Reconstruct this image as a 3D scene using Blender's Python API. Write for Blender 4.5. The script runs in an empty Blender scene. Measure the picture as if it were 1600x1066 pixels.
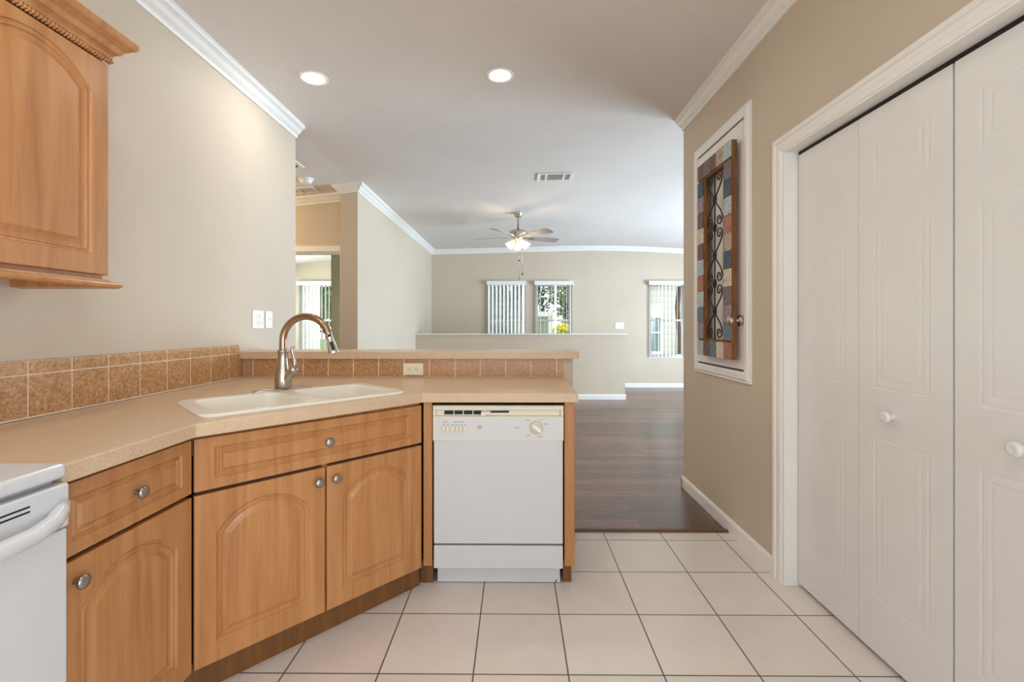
import bpy, bmesh, math, random
from mathutils import Vector, Matrix
from mathutils.geometry import tessellate_polygon

random.seed(7)
SC = bpy.context.scene
COL = SC.collection
PI = math.pi

# ------------------------------------------------------------------ camera, sky, sun, daylight fill, exposure
cam_data = bpy.data.cameras.new('camera')
cam_data.sensor_width = 36.0
cam_data.sensor_fit = 'HORIZONTAL'
cam_data.lens = 16.0
cam_data.shift_y = -25 / 1600
cam_data.clip_start = 0.02
cam_data.clip_end = 300
cam = bpy.data.objects.new('camera', cam_data)
COL.objects.link(cam)
cam.location = (0, 0, 1.225)
cam.rotation_euler = (PI / 2, 0, 0.0078)
SC.camera = cam

world = bpy.data.worlds.new('sky')
SC.world = world
world.use_nodes = True
wn = world.node_tree.nodes
wn.clear()
w_out = wn.new('ShaderNodeOutputWorld')
w_bg = wn.new('ShaderNodeBackground')
w_sky = wn.new('ShaderNodeTexSky')
w_sky.sky_type = 'HOSEK_WILKIE'
w_sky.turbidity = 4.0
w_sky.sun_direction = (-0.35, -0.45, 0.82)
w_mix = wn.new('ShaderNodeMix')
w_mix.data_type = 'RGBA'
w_mix.inputs[0].default_value = 0.7
w_mix.inputs[7].default_value = (1.0, 1.0, 1.0, 1)
world.node_tree.links.new(w_sky.outputs[0], w_mix.inputs[6])
world.node_tree.links.new(w_mix.outputs[2], w_bg.inputs[0])
w_bg.inputs[1].default_value = 2.2
world.node_tree.links.new(w_bg.outputs[0], w_out.inputs[0])


def area_light(name, loc, rot, sx, sy, power, color=(1, 1, 1), spread=180):
    d = bpy.data.lights.new(name, 'AREA')
    d.shape = 'RECTANGLE'
    d.size, d.size_y = sx, sy
    d.energy = power
    d.color = color
    d.spread = math.radians(spread)
    o = bpy.data.objects.new(name, d)
    COL.objects.link(o)
    o.location = loc
    o.rotation_euler = rot
    return o


sun_d = bpy.data.lights.new('sun', 'SUN')
sun_d.energy = 2.4
sun_d.angle = 0.02
sun_d.color = (1.0, 0.95, 0.86)
sun = bpy.data.objects.new('sun', sun_d)
COL.objects.link(sun)
sun.rotation_euler = Vector((0.35, 0.45, -0.82)).to_track_quat('-Z', 'Y').to_euler()

# area lamps outside unseen openings: fill added behind the camera, living room daylight inferred
area_light('fill_back', (-0.1, -3.25, 1.3), (PI / 2, 0, 0), 2.4, 2.2, 42, (0.74, 0.87, 1.0))  # added fill lamp lighting the kitchen from behind the camera
area_light('fill_side', (1.75, -1.5, 1.15), (PI / 2, 0, PI / 2), 1.8, 2.0, 84, (0.76, 0.88, 1.0))  # added fill lamp from behind right, brightening the left wall
area_light('daylight_right', (6.0, 5.9, 0.9), (PI / 2 + 0.18, 0, PI / 2), 4.2, 2.2, 720, (0.66, 0.84, 1.0))
area_light('fill_west', (-4.85, 7.6, 1.4), (PI / 2, 0, -PI / 2), 1.6, 1.4, 90, (0.88, 1.0, 0.96))  # added lamp brightening the bedroom through an unseen side opening

SC.view_settings.view_transform = 'Standard'
SC.view_settings.look = 'None'
SC.view_settings.gamma = 1.0
SC.view_settings.use_curve_mapping = False
SC.view_settings.exposure = -0.08
SC.cycles.max_bounces = 10
SC.cycles.diffuse_bounces = 6
SC.cycles.glossy_bounces = 4
SC.cycles.transparent_max_bounces = 16
SC.cycles.sample_clamp_indirect = 6
SC.cycles.use_denoising = True
SC.cycles.caustics_reflective = False
SC.cycles.caustics_refractive = False


# ------------------------------------------------------------------ materials
def lin(c):
    f = lambda v: v / 12.92 if v <= 0.04045 else ((v + 0.055) / 1.055) ** 2.4
    return tuple(f(v / 255) for v in c) + (1.0,)


class NT:
    def __init__(self, name):
        self.m = bpy.data.materials.new(name)
        self.m.use_nodes = True
        self.t = self.m.node_tree
        self.b = self.t.nodes['Principled BSDF']

    def n(self, kind, **kw):
        x = self.t.nodes.new('ShaderNode' + kind)
        for k, v in kw.items():
            setattr(x, k, v)
        return x

    def l(self, a, b):
        self.t.links.new(a, b)

    def coords(self, scale=(1, 1, 1), loc=(0, 0, 0), rot=(0, 0, 0), kind='Object'):
        tc = self.n('TexCoord')
        mp = self.n('Mapping')
        mp.inputs['Scale'].default_value = scale
        mp.inputs['Location'].default_value = loc
        mp.inputs['Rotation'].default_value = rot
        self.l(tc.outputs[kind], mp.inputs[0])
        return mp.outputs[0]

    def noise(self, vec, scale, detail=4, rough=0.55, dist=0.0):
        x = self.n('TexNoise')
        x.inputs['Scale'].default_value = scale
        x.inputs['Detail'].default_value = detail
        x.inputs['Roughness'].default_value = rough
        x.inputs['Distortion'].default_value = dist
        self.l(vec, x.inputs['Vector'])
        return x.outputs[0]

    def ramp(self, fac, stops):
        r = self.n('ValToRGB')
        e = r.color_ramp.elements
        e[0].position, e[0].color = stops[0][0], stops[0][1]
        e[1].position, e[1].color = stops[-1][0], stops[-1][1]
        for p, c in stops[1:-1]:
            k = e.new(p)
            k.color = c
        self.l(fac, r.inputs[0])
        return r.outputs[0]

    def mix(self, fac, a, b, blend='MIX'):
        x = self.n('Mix', data_type='RGBA', blend_type=blend)
        if isinstance(fac, float):
            x.inputs[0].default_value = fac
        else:
            self.l(fac, x.inputs[0])
        for s, v in ((6, a), (7, b)):
            if isinstance(v, tuple):
                x.inputs[s].default_value = v
            else:
                self.l(v, x.inputs[s])
        return x.outputs[2]

    def bump(self, h, strength=0.1, dist=0.01):
        x = self.n('Bump')
        x.inputs['Strength'].default_value = strength
        x.inputs['Distance'].default_value = dist
        self.l(h, x.inputs['Height'])
        self.l(x.outputs[0], self.b.inputs['Normal'])

    def base(self, c):
        if isinstance(c, tuple):
            self.b.inputs['Base Color'].default_value = c
        else:
            self.l(c, self.b.inputs['Base Color'])

    def set(self, rough=0.5, metal=0.0, spec=None, coat=None):
        self.b.inputs['Roughness'].default_value = rough
        self.b.inputs['Metallic'].default_value = metal
        if spec is not None:
            self.b.inputs['Specular IOR Level'].default_value = spec
        if coat is not None:
            self.b.inputs['Coat Weight'].default_value = coat
        return self.m


def plain(name, rgb, rough=0.5, metal=0.0, var=0.04, scale=30, spec=None, bump=0.0):
    t = NT(name)
    v = t.coords()
    f = t.noise(v, scale, 3)
    c = lin(rgb)
    t.base(t.ramp(f, [(0.3, tuple(x * (1 - var) for x in c[:3]) + (1,)), (0.7, tuple(min(1, x * (1 + var)) for x in c[:3]) + (1,))]))
    if bump:
        t.bump(f, bump, 0.002)
    return t.set(rough, metal, spec)


def paint(name, rgb, rough=0.6, bump=0.25, spec=0.35):
    t = NT(name)
    v = t.coords()
    f = t.noise(v, 110, 2, 0.5)
    g = t.noise(v, 1.3, 3)
    c = lin(rgb)
    t.base(t.ramp(g, [(0.3, tuple(x * 0.97 for x in c[:3]) + (1,)), (0.7, tuple(x * 1.03 for x in c[:3]) + (1,))]))
    t.bump(f, bump, 0.003)
    return t.set(rough, 0, spec)


def wood(name, a, b, c, sc=(9, 9, 0.55), rough=0.38, coat=0.25):
    t = NT(name)
    v = t.coords(scale=sc)
    g1 = t.noise(v, 3.0, 6, 0.55, 0.6)
    v2 = t.coords(scale=(sc[0] * 7, sc[1] * 7, sc[2] * 3))
    g2 = t.noise(v2, 4.0, 4, 0.6)
    col = t.ramp(g1, [(0.25, lin(a)), (0.5, lin(b)), (0.78, lin(c))])
    fine = t.ramp(g2, [(0.3, (0.86, 0.84, 0.8, 1)), (0.65, (1, 1, 1, 1))])
    t.base(t.mix(0.55, col, fine, 'MULTIPLY'))
    t.bump(g2, 0.06, 0.001)
    t.b.inputs['Coat Roughness'].default_value = 0.25
    return t.set(rough, 0, 0.4, coat)


def floor_tile():
    t = NT('floor_tile')
    v = t.coords(loc=(-0.185, -1.928, 0))
    br = t.n('TexBrick', offset=0.0, squash=1.0)
    br.inputs['Scale'].default_value = 1
    br.inputs['Brick Width'].default_value = 0.3333
    br.inputs['Row Height'].default_value = 0.3333
    br.inputs['Mortar Size'].default_value = 0.0028
    br.inputs['Mortar Smooth'].default_value = 0.15
    br.inputs['Bias'].default_value = 0.0
    br.inputs['Color1'].default_value = lin((230, 222, 215))
    br.inputs['Color2'].default_value = lin((224, 215, 208))
    br.inputs['Mortar'].default_value = lin((92, 82, 76))
    t.l(v, br.inputs['Vector'])
    n1 = t.noise(v, 7, 5, 0.6)
    cl = t.ramp(n1, [(0.3, (0.93, 0.92, 0.91, 1)), (0.7, (1.0, 1.0, 1.0, 1))])
    t.base(t.mix(0.8, br.outputs[0], cl, 'MULTIPLY'))
    inv = t.n('Invert')
    t.l(br.outputs[1], inv.inputs[1])
    t.bump(inv.outputs[0], 0.4, 0.003)
    return t.set(0.32, 0, 0.45)


def floor_wood():
    t = NT('floor_wood')
    v = t.coords()
    br = t.n('TexBrick', offset=0.37, squash=1.0)
    br.inputs['Scale'].default_value = 1
    br.inputs['Brick Width'].default_value = 1.22
    br.inputs['Row Height'].default_value = 0.125
    br.inputs['Mortar Size'].default_value = 0.0014
    br.inputs['Mortar Smooth'].default_value = 0.1
    br.inputs['Color1'].default_value = lin((122, 84, 64))
    br.inputs['Color2'].default_value = lin((74, 49, 39))
    br.inputs['Mortar'].default_value = lin((40, 28, 22))
    t.l(v, br.inputs['Vector'])
    v2 = t.coords(scale=(2.2, 30, 1))
    g = t.noise(v2, 3.5, 6, 0.6, 0.8)
    gr = t.ramp(g, [(0.32, (0.34, 0.30, 0.28, 1)), (0.5, (0.95, 0.95, 0.95, 1)), (0.68, (1.6, 1.55, 1.5, 1))])
    t.base(t.mix(0.85, br.outputs[0], gr, 'MULTIPLY'))
    t.bump(g, 0.4, 0.003)
    t.b.inputs['Coat Roughness'].default_value = 0.16
    return t.set(0.34, 0, 0.5, 0.4)


def laminate():
    t = NT('laminate')
    v = t.coords()
    a = t.noise(v, 240, 3, 0.7)
    b = t.noise(v, 22, 5, 0.65)
    c1 = t.ramp(a, [(0.33, lin((198, 170, 138))), (0.5, lin((212, 186, 155))), (0.68, lin((221, 198, 168)))])
    c2 = t.ramp(b, [(0.3, (0.93, 0.92, 0.9, 1)), (0.7, (1, 1, 1, 1))])
    t.base(t.mix(0.8, c1, c2, 'MULTIPLY'))
    return t.set(0.3, 0, 0.45)


def brown_tile():
    t = NT('brown_tile')
    v = t.coords()
    a = t.noise(v, 95, 5, 0.7, 0.4)
    b = t.noise(v, 9, 3, 0.6)
    c1 = t.ramp(a, [(0.3, lin((148, 108, 72))), (0.5, lin((190, 146, 102))), (0.7, lin((218, 184, 144)))])
    c2 = t.ramp(b, [(0.3, (0.86, 0.84, 0.82, 1)), (0.7, (1.04, 1.02, 1.0, 1))])
    t.base(t.mix(0.9, c1, c2, 'MULTIPLY'))
    t.bump(a, 0.2, 0.002)
    return t.set(0.26, 0, 0.5)


def block_paint(name, rgb):
    t = NT(name)
    v = t.coords(scale=(40, 14, 14))
    a = t.noise(v, 3, 5, 0.7)
    c = lin(rgb)
    dark = tuple(x * 0.45 for x in c[:3]) + (1,)
    lite = tuple(min(1, x * 1.25 + 0.02) for x in c[:3]) + (1,)
    t.base(t.ramp(a, [(0.25, dark), (0.5, c), (0.75, lite)]))
    t.bump(a, 0.3, 0.002)
    return t.set(0.7)


def emissive(name, rgb, strength, base=(255, 255, 255)):
    t = NT(name)
    v = t.coords()
    f = t.noise(v, 20, 2)
    c = lin(rgb)
    col = t.ramp(f, [(0.3, tuple(x * 0.97 for x in c[:3]) + (1,)), (0.7, c)])
    t.base(lin(base))
    t.l(col, t.b.inputs['Emission Color'])
    t.b.inputs['Emission Strength'].default_value = strength
    return t.set(0.4)


def glass():
    t = NT('window_glass')
    out = t.t.nodes['Material Output']
    tr = t.n('BsdfTransparent')
    tr.inputs[0].default_value = (0.96, 0.98, 0.97, 1)
    gl = t.n('BsdfGlossy')
    gl.inputs['Roughness'].default_value = 0.02
    fr = t.n('Fresnel')
    fr.inputs[0].default_value = 1.35
    mx = t.n('MixShader')
    t.l(fr.outputs[0], mx.inputs[0])
    t.l(tr.outputs[0], mx.inputs[1])
    t.l(gl.outputs[0], mx.inputs[2])
    t.l(mx.outputs[0], out.inputs[0])
    return t.m


def leaf(name, a, b):
    t = NT(name)
    v = t.coords()
    f = t.noise(v, 2.5, 4)
    t.base(t.ramp(f, [(0.3, lin(a)), (0.7, lin(b))]))
    t.b.inputs['Transmission Weight'].default_value = 0.0
    return t.set(0.6)


def siding():
    t = NT('lap_siding')
    v = t.coords()
    w = t.n('TexWave', wave_type='BANDS', bands_direction='Z', wave_profile='SAW')
    w.inputs['Scale'].default_value = 1.6
    w.inputs['Distortion'].default_value = 0
    t.l(v, w.inputs['Vector'])
    t.base(t.ramp(w.outputs[0], [(0.0, lin((186, 184, 176))), (0.12, lin((220, 218, 210))), (1.0, lin((228, 226, 220)))]))
    t.bump(w.outputs[0], 0.5, 0.02)
    return t.set(0.6)


M = {}
M['wall'] = paint('wall_paint', (202, 189, 171))
M['wall_bed'] = paint('green_lit_wall_paint', (200, 202, 184))  # green reflected daylight put into the bedroom paint colour
M['ceil'] = paint('ceiling_paint', (226, 222, 218), 0.8, 0.5, 0.2)
M['trim'] = plain('white_trim_paint', (236, 235, 232), 0.35, var=0.015, scale=12)
M['door'] = plain('white_door_paint', (224, 225, 224), 0.4, var=0.012, scale=8)
M['tile'] = floor_tile()
M['woodfloor'] = floor_wood()
M['cab'] = wood('maple_thermofoil', (166, 110, 62), (187, 131, 80), (200, 148, 98))
M['cabside'] = wood('maple_side_panel', (168, 112, 62), (182, 126, 74), (194, 140, 86))
M['toekick'] = wood('dark_toe_kick', (104, 66, 30), (120, 78, 38), (134, 90, 48))
M['carcass'] = plain('cabinet_interior', (70, 42, 22), 0.7)
M['lam'] = laminate()
M['btile'] = brown_tile()
M['grout'] = plain('tile_grout', (236, 220, 198), 0.8, var=0.06, scale=60)
M['porc'] = plain('white_composite', (238, 234, 222), 0.18, var=0.01, spec=0.5)
M['app'] = plain('white_enamel', (208, 210, 213), 0.22, var=0.01, spec=0.5)
M['appcream'] = plain('cream_plastic', (226, 221, 203), 0.35, var=0.015)
M['apppanel'] = plain('pale_grey_panel', (214, 216, 216), 0.35, var=0.01)
M['dialskirt'] = plain('dial_skirt_plastic', (206, 201, 186), 0.4, var=0.015)
M['black'] = plain('black_void', (14, 13, 12), 0.6)
M['darkgrey'] = plain('dark_grey_plastic', (62, 62, 60), 0.5)
M['print'] = plain('grey_print', (110, 112, 112), 0.6)
M['nickel'] = plain('brushed_nickel', (188, 178, 166), 0.28, 1.0, var=0.05, scale=120)
M['nickel_refl'] = plain('nickel_copper_reflection', (178, 148, 124), 0.22, 1.0, var=0.05, scale=90)  # copper-toned reflection on the nickel spout put into the metal colour
M['chrome'] = plain('chrome', (226, 228, 230), 0.06, 1.0, var=0.01)
M['pewter'] = plain('pewter_knob', (168, 162, 154), 0.32, 1.0, var=0.05, scale=100)
M['iron'] = plain('black_wrought_iron', (52, 46, 46), 0.5, 0.6)
M['oldwood'] = wood('rough_brown_frame', (84, 54, 24), (122, 80, 38), (150, 104, 54), (20, 20, 2), 0.7, 0.0)
M['plate'] = plain('white_plastic_plate', (240, 239, 235), 0.3, var=0.01)
M['almond'] = plain('almond_plastic_plate', (238, 230, 210), 0.3, var=0.01)
M['blind'] = plain('white_vinyl_vane', (236, 236, 234), 0.5, var=0.02)
M['vinyl'] = plain('white_vinyl_frame', (232, 234, 236), 0.35, var=0.015)
M['glass'] = glass()
M['blade'] = plain('shaded_fan_blade', (150, 147, 148), 0.35, var=0.04)  # blade grey has the shadow-side tone put into it
M['shade'] = emissive('frosted_lit_shade', (255, 228, 190), 0.75, (235, 228, 215))
M['lens'] = emissive('lit_lamp_lens', (255, 240, 220), 9.0)
M['baffle'] = plain('white_lamp_baffle', (246, 242, 236), 0.5, var=0.01)
M['ventdark'] = plain('vent_shadow_metal', (92, 92, 88), 0.6)
M['threshold'] = wood('brown_threshold', (84, 58, 38), (104, 72, 46), (120, 86, 56), (1, 12, 12), 0.4, 0.1)
M['grass'] = leaf('lawn_grass', (96, 118, 62), (132, 150, 86))
M['leafA'] = leaf('green_leaf', (92, 118, 86), (158, 178, 138))
M['leafB'] = leaf('dark_green_leaf', (70, 94, 74), (128, 152, 122))
M['leafY'] = leaf('yellow_green_leaf', (186, 190, 40), (232, 226, 70))
M['bark'] = plain('tree_bark', (104, 84, 70), 0.9, var=0.25, scale=14, bump=0.6)
M['siding'] = siding()
M['roofing'] = plain('grey_roofing', (150, 146, 142), 0.8, var=0.1, scale=20)
M['darkglass'] = plain('dark_window_glass', (120, 138, 140), 0.08, var=0.08, scale=3)


# ------------------------------------------------------------------ mesh helpers
class MB:
    """collects verts and faces (world space) for one mesh object"""

    def __init__(self, xf=None):
        self.v, self.f, self.mi, self.sm = [], [], [], []
        self.xf = xf
        self.m = 0
        self.smooth = False

    def add(self, vs, fs, smooth=None):
        o = len(self.v)
        if self.xf:
            vs = [self.xf(Vector(p)) for p in vs]
        self.v += [tuple(p) for p in vs]
        for f in fs:
            self.f.append([i + o for i in f])
            self.mi.append(self.m)
            self.sm.append(self.smooth if smooth is None else smooth)
        return self

    def box(self, x0, x1, y0, y1, z0, z1):
        x0, x1 = min(x0, x1), max(x0, x1)
        y0, y1 = min(y0, y1), max(y0, y1)
        z0, z1 = min(z0, z1), max(z0, z1)
        vs = [(x, y, z) for z in (z0, z1) for x, y in ((x0, y0), (x1, y0), (x1, y1), (x0, y1))]
        return self.add(vs, [(3, 2, 1, 0), (4, 5, 6, 7), (0, 1, 5, 4), (1, 2, 6, 5), (2, 3, 7, 6), (3, 0, 4, 7)])

    def prism(self, poly, z0, z1, holes=()):
        """polygon (counter clockwise, xy) extruded in z, with holes"""
        loops = [list(poly)] + [list(h) for h in holes]
        flat = [p for l in loops for p in l]
        n = len(flat)
        tri = tessellate_polygon([[Vector((p[0], p[1], 0)) for p in l] for l in loops])
        vs = [(p[0], p[1], z0) for p in flat] + [(p[0], p[1], z1) for p in flat]
        fs = []
        for a, b, c in tri:
            A, B, C = (Vector(flat[i][:2]) for i in (a, b, c))
            if (B - A).cross(C - A) < 0:
                b, c = c, b
            fs.append((a + n, b + n, c + n))
            fs.append((c, b, a))
        o = 0
        for li, l in enumerate(loops):
            k = len(l)
            area = sum(l[i][0] * l[(i + 1) % k][1] - l[(i + 1) % k][0] * l[i][1] for i in range(k))
            for i in range(k):
                a, b = o + i, o + (i + 1) % k
                ccw = area > 0
                if li:
                    ccw = not ccw
                fs.append((a, b, b + n, a + n) if ccw else (b, a, a + n, b + n))
            o += k
        return self.add(vs, fs)

    def sweep(self, prof, p0, p1, u, w, c0=0.0, c1=0.0, cap=True):
        """profile [(a,b)] with a along u and b along w, swept straight from p0 to p1; c0/c1 mitre by a"""
        p0, p1, u, w = Vector(p0), Vector(p1), Vector(u), Vector(w)
        d = (p1 - p0).normalized()
        n = len(prof)
        vs = [p0 + u * a + w * b + d * (c0 * a) for a, b in prof] + [p1 + u * a + w * b + d * (c1 * a) for a, b in prof]
        flip = u.cross(w).dot(d) < 0
        area = sum(prof[i][0] * prof[(i + 1) % n][1] - prof[(i + 1) % n][0] * prof[i][1] for i in range(n))
        if area < 0:
            flip = not flip
        fs = []
        for i in range(n):
            j = (i + 1) % n
            fs.append((j, i, i + n, j + n) if flip else (i, j, j + n, i + n))
        if cap:
            fs.append(list(range(n)) if flip else list(range(n))[::-1])
            fs.append(list(range(2 * n - 1, n - 1, -1)) if flip else list(range(n, 2 * n)))
        return self.add(vs, fs)

    def lathe(self, c, axis, prof, seg=28, smooth=True):
        """prof [(radius, height along axis)]"""
        c, ax = Vector(c), Vector(axis).normalized()
        e1 = ax.orthogonal().normalized()
        e2 = ax.cross(e1)
        vs, fs = [], []
        for r, h in prof:
            for i in range(seg):
                a = 2 * PI * i / seg
                vs.append(c + ax * h + (e1 * math.cos(a) + e2 * math.sin(a)) * max(r, 1e-5))
        m = len(prof)
        for k in range(m - 1):
            for i in range(seg):
                j = (i + 1) % seg
                fs.append((k * seg + i, k * seg + j, (k + 1) * seg + j, (k + 1) * seg + i))
        self.add(vs, fs, smooth)
        self.add([vs[i] for i in range(seg)], [list(range(seg))[::-1]], False)
        self.add([vs[(m - 1) * seg + i] for i in range(seg)], [list(range(seg))], False)
        return self

    def tube(self, pts, r, seg=12, smooth=True, closed=False):
        pts = [Vector(p) for p in pts]
        n = len(pts)
        rr = r if isinstance(r, (list, tuple)) else [r] * n
        t0 = (pts[1] - pts[0]).normalized()
        e = t0.orthogonal().normalized()
        vs, fs = [], []
        for k, p in enumerate(pts):
            t = (pts[min(k + 1, n - 1)] - pts[max(k - 1, 0)]).normalized()
            e = (e - t * e.dot(t)).normalized()
            g = t.cross(e)
            for i in range(seg):
                a = 2 * PI * i / seg
                vs.append(p + (e * math.cos(a) + g * math.sin(a)) * rr[k])
        for k in range(n - 1):
            for i in range(seg):
                j = (i + 1) % seg
                fs.append((k * seg + i, k * seg + j, (k + 1) * seg + j, (k + 1) * seg + i))
        fs.append(list(range(seg))[::-1])
        fs.append([(n - 1) * seg + i for i in range(seg)])
        return self.add(vs, fs, smooth)

    def loops(self, ls, close_first=False, close_last=True, smooth=None):
        n = len(ls[0])
        vs = [p for l in ls for p in l]
        fs = []
        for k in range(len(ls) - 1):
            for i in range(n):
                j = (i + 1) % n
                fs.append((k * n + i, k * n + j, (k + 1) * n + j, (k + 1) * n + i))
        if close_first:
            fs.append(list(range(n))[::-1])
        if close_last:
            fs.append([(len(ls) - 1) * n + i for i in range(n)])
        return self.add(vs, fs, smooth)


ORG = {}


def obj(name, mb, mats, parent=None, bevel=0.0, seg=2, recalc=False, label=None, origin=None):
    me = bpy.data.meshes.new(name)
    org = Vector(origin) if origin else (ORG[parent.name] if parent else Vector((0, 0, 0)))
    if not origin and not parent:
        xs = [Vector(p) for p in mb.v]
        org = Vector((sum(p.x for p in xs) / len(xs), sum(p.y for p in xs) / len(xs), min(p.z for p in xs)))
    me.from_pydata([tuple(Vector(p) - org) for p in mb.v], [], mb.f)
    for m in (mats if isinstance(mats, (list, tuple)) else [mats]):
        me.materials.append(m)
    for p, i, s in zip(me.polygons, mb.mi, mb.sm):
        p.material_index = i
        p.use_smooth = s
    if recalc:
        bm = bmesh.new()
        bm.from_mesh(me)
        bmesh.ops.recalc_face_normals(bm, faces=bm.faces[:])
        bm.to_mesh(me)
        bm.free()
    me.update()
    o = bpy.data.objects.new(name, me)
    COL.objects.link(o)
    ORG[o.name] = org
    if parent:
        o.parent = parent
        o.location = org - ORG[parent.name]
    else:
        o.location = org
    if bevel:
        b = o.modifiers.new('bevel', 'BEVEL')
        b.width = bevel
        b.segments = seg
        b.limit_method = 'ANGLE'
        b.angle_limit = math.radians(40)
    if label:
        o['label'] = label
    return o


def thing(name, loc, label, cat, group=None, kind=None):
    o = bpy.data.objects.new(name, None)
    o.empty_display_size = 0.1
    COL.objects.link(o)
    o.location = loc
    ORG[o.name] = Vector(loc)
    return tag(o, label, cat, group, kind)


def tag(o, label=None, cat=None, group=None, kind=None):
    if label:
        o['label'] = label
    if cat:
        o['category'] = cat
    if group:
        o['group'] = group
    if kind:
        o['kind'] = kind
    return o


def struct(name, mb, mats, label, cat, bevel=0.0, recalc=False):
    return tag(obj(name, mb, mats, None, bevel, recalc=recalc), label, cat, None, 'structure')


def text_mb(txt, size, place):
    """lettering turned into a mesh; place maps (x, y) of the text to world"""
    cu = bpy.data.curves.new('lettering', 'FONT')
    cu.body = txt
    cu.size = size
    cu.align_x = 'CENTER'
    cu.align_y = 'CENTER'
    o = bpy.data.objects.new('lettering', cu)
    COL.objects.link(o)
    dg = bpy.context.evaluated_depsgraph_get()
    me = bpy.data.meshes.new_from_object(o.evaluated_get(dg))
    mb = MB()
    mb.add([place(v.co.x, v.co.y) for v in me.vertices], [list(p.vertices) for p in me.polygons])
    bpy.data.objects.remove(o)
    bpy.data.meshes.remove(me)
    bpy.data.curves.remove(cu)
    return mb


CEIL = [(-4.8, 2.385), (-1.65, 2.70)]
for _i in range(9):
    _t = _i / 8
    CEIL.append((0.9 + 2.0 * _t, (1 - _t) ** 2 * 2.7647 + 2 * _t * (1 - _t) * 2.79 + _t * _t * 2.7325))
CEIL.append((5.2, 2.60))


def ceil_z(x):
    pts = CEIL
    for (a, za), (b, zb) in zip(pts, pts[1:]):
        if a <= x <= b:
            return za + (zb - za) * (x - a) / (b - a)
    return 2.4


def wall_xz(mb, x0, x1, y0, y1, z1, holes):
    """wall in the xz plane between y0 and y1, holes as (x0, x1, z0, z1), sorted by x"""
    x = x0
    for a, b, c, d in sorted(holes):
        mb.box(x, a, y0, y1, 0, z1)
        if c > 0:
            mb.box(a, b, y0, y1, 0, c)
        mb.box(a, b, y0, y1, d, z1)
        x = b
    mb.box(x, x1, y0, y1, 0, z1)
    return mb


def wall_yz(mb, y0, y1, x0, x1, z1, holes):
    y = y0
    for a, b, c, d in sorted(holes):
        mb.box(x0, x1, y, a, 0, z1)
        if c > 0:
            mb.box(x0, x1, a, b, 0, c)
        mb.box(x0, x1, a, b, d, z1)
        y = b
    mb.box(x0, x1, y, y1, 0, z1)
    return mb


# ------------------------------------------------------------------ the shell
struct('floor_kitchen', MB().box(-1.76, 2.1, -3.1, 2.70, -0.1, 0.0), M['tile'], 'pale square tile kitchen floor', 'floor').location
f_t = bpy.data.objects['floor_kitchen']
# tile pattern is laid out from the room's origin
def recentre(o):
    d = o.location.copy()
    for v in o.data.vertices:
        v.co += d
    o.location = (0, 0, 0)
    ORG[o.name] = Vector((0, 0, 0))
recentre(f_t)
fw = struct('floor_living', MB().box(-4.8, 5.2, 2.70, 9.1, -0.1, 0.0), M['woodfloor'], 'dark brown wood plank floor beyond the kitchen', 'floor')
recentre(fw)

cl = MB()
cp = CEIL
for (a, za), (b, zb) in zip(cp, cp[1:]):
    cl.add([(a, -3.1, za), (b, -3.1, zb), (b, 9.1, zb), (a, 9.1, za), (a, -3.1, za + .15), (b, -3.1, zb + .15), (b, 9.1, zb + .15), (a, 9.1, za + .15)],
           [(0, 3, 2, 1), (4, 5, 6, 7), (0, 1, 5, 4), (1, 2, 6, 5), (2, 3, 7, 6), (3, 0, 4, 7)])
struct('ceiling', cl, M['ceil'], 'pale textured vaulted ceiling', 'ceiling')

struct('wall_left', MB().box(-1.76, -1.63, -3.1, 3.36, 0, 2.71), M['wall'], 'beige kitchen wall on the left behind the counter', 'wall')
struct('wall_right', wall_yz(MB(), -3.1, 3.45, 1.27, 1.40, 2.78, [(-2.4, -0.6, 0.03, 2.15), (0.61, 2.16, 0, 2.05)]), M['wall'], 'tan wall on the right with closet opening', 'wall')  # near opening added to let the side fill lamp in
W = [(-4.28, -3.55), (-0.549, 0.188), (0.383, 1.113), (2.612, 3.345)]
struct('wall_far', wall_xz(MB(), -4.8, 5.2, 8.95, 9.10, 2.8, [(a, b, 0.58, 2.055) for a, b in W]), M['wall'], 'beige far wall of the living room with windows', 'wall')
struct('wall_living_left', MB().box(-1.83, -1.65, 4.74, 8.95, 0, 2.71), M['wall'], 'pale wall on the left of the living room', 'wall')
struct('wall_foyer', wall_xz(MB(), -4.8, -1.83, 5.0, 5.12, 2.70, [(-2.72, -1.92, 0, 2.03)]), M['wall'], 'tan hallway wall above the open doorway', 'wall')
struct('wall_foyer_near', MB().box(-4.8, -1.76, 3.2, 3.36, 0, 2.7), M['wall'], 'hallway wall behind the kitchen wall', 'wall')
struct('wall_west', wall_yz(MB(), 3.2, 9.1, -4.8, -4.68, 2.5, [(6.8, 8.4, 0.6, 2.0)]), M['wall_bed'], 'outer wall of the bedroom', 'wall')
struct('wall_bedroom', MB().box(-2.44, -1.83, 6.0, 8.95, 0, 2.66), M['wall_bed'], 'far bedroom wall with green daylight put into its paint', 'wall')
struct('wall_living_right', wall_yz(MB(), 3.33, 9.1, 5.0, 5.2, 2.7, [(4.2, 7.6, 0.03, 2.1)]), M['wall'], 'right wall of the living room', 'wall')
struct('wall_living_near', MB().box(1.40, 5.0, 3.33, 3.45, 0, 2.79), M['wall'], 'living room wall behind the closet', 'wall')
struct('wall_back', wall_xz(MB(), -1.76, 1.40, -3.1, -2.98, 2.8, [(-1.3, 1.1, 0.03, 2.3)]), M['wall'], 'kitchen wall behind the viewer', 'wall')  # opening added to let the back fill lamp in
cw = MB()
cw.box(2.0, 2.1, 0.3, 2.5, 0, 2.79)
cw.box(1.40, 2.0, 0.3, 0.4, 0, 2.79)
cw.box(1.40, 2.0, 2.4, 2.5, 0, 2.79)
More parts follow.
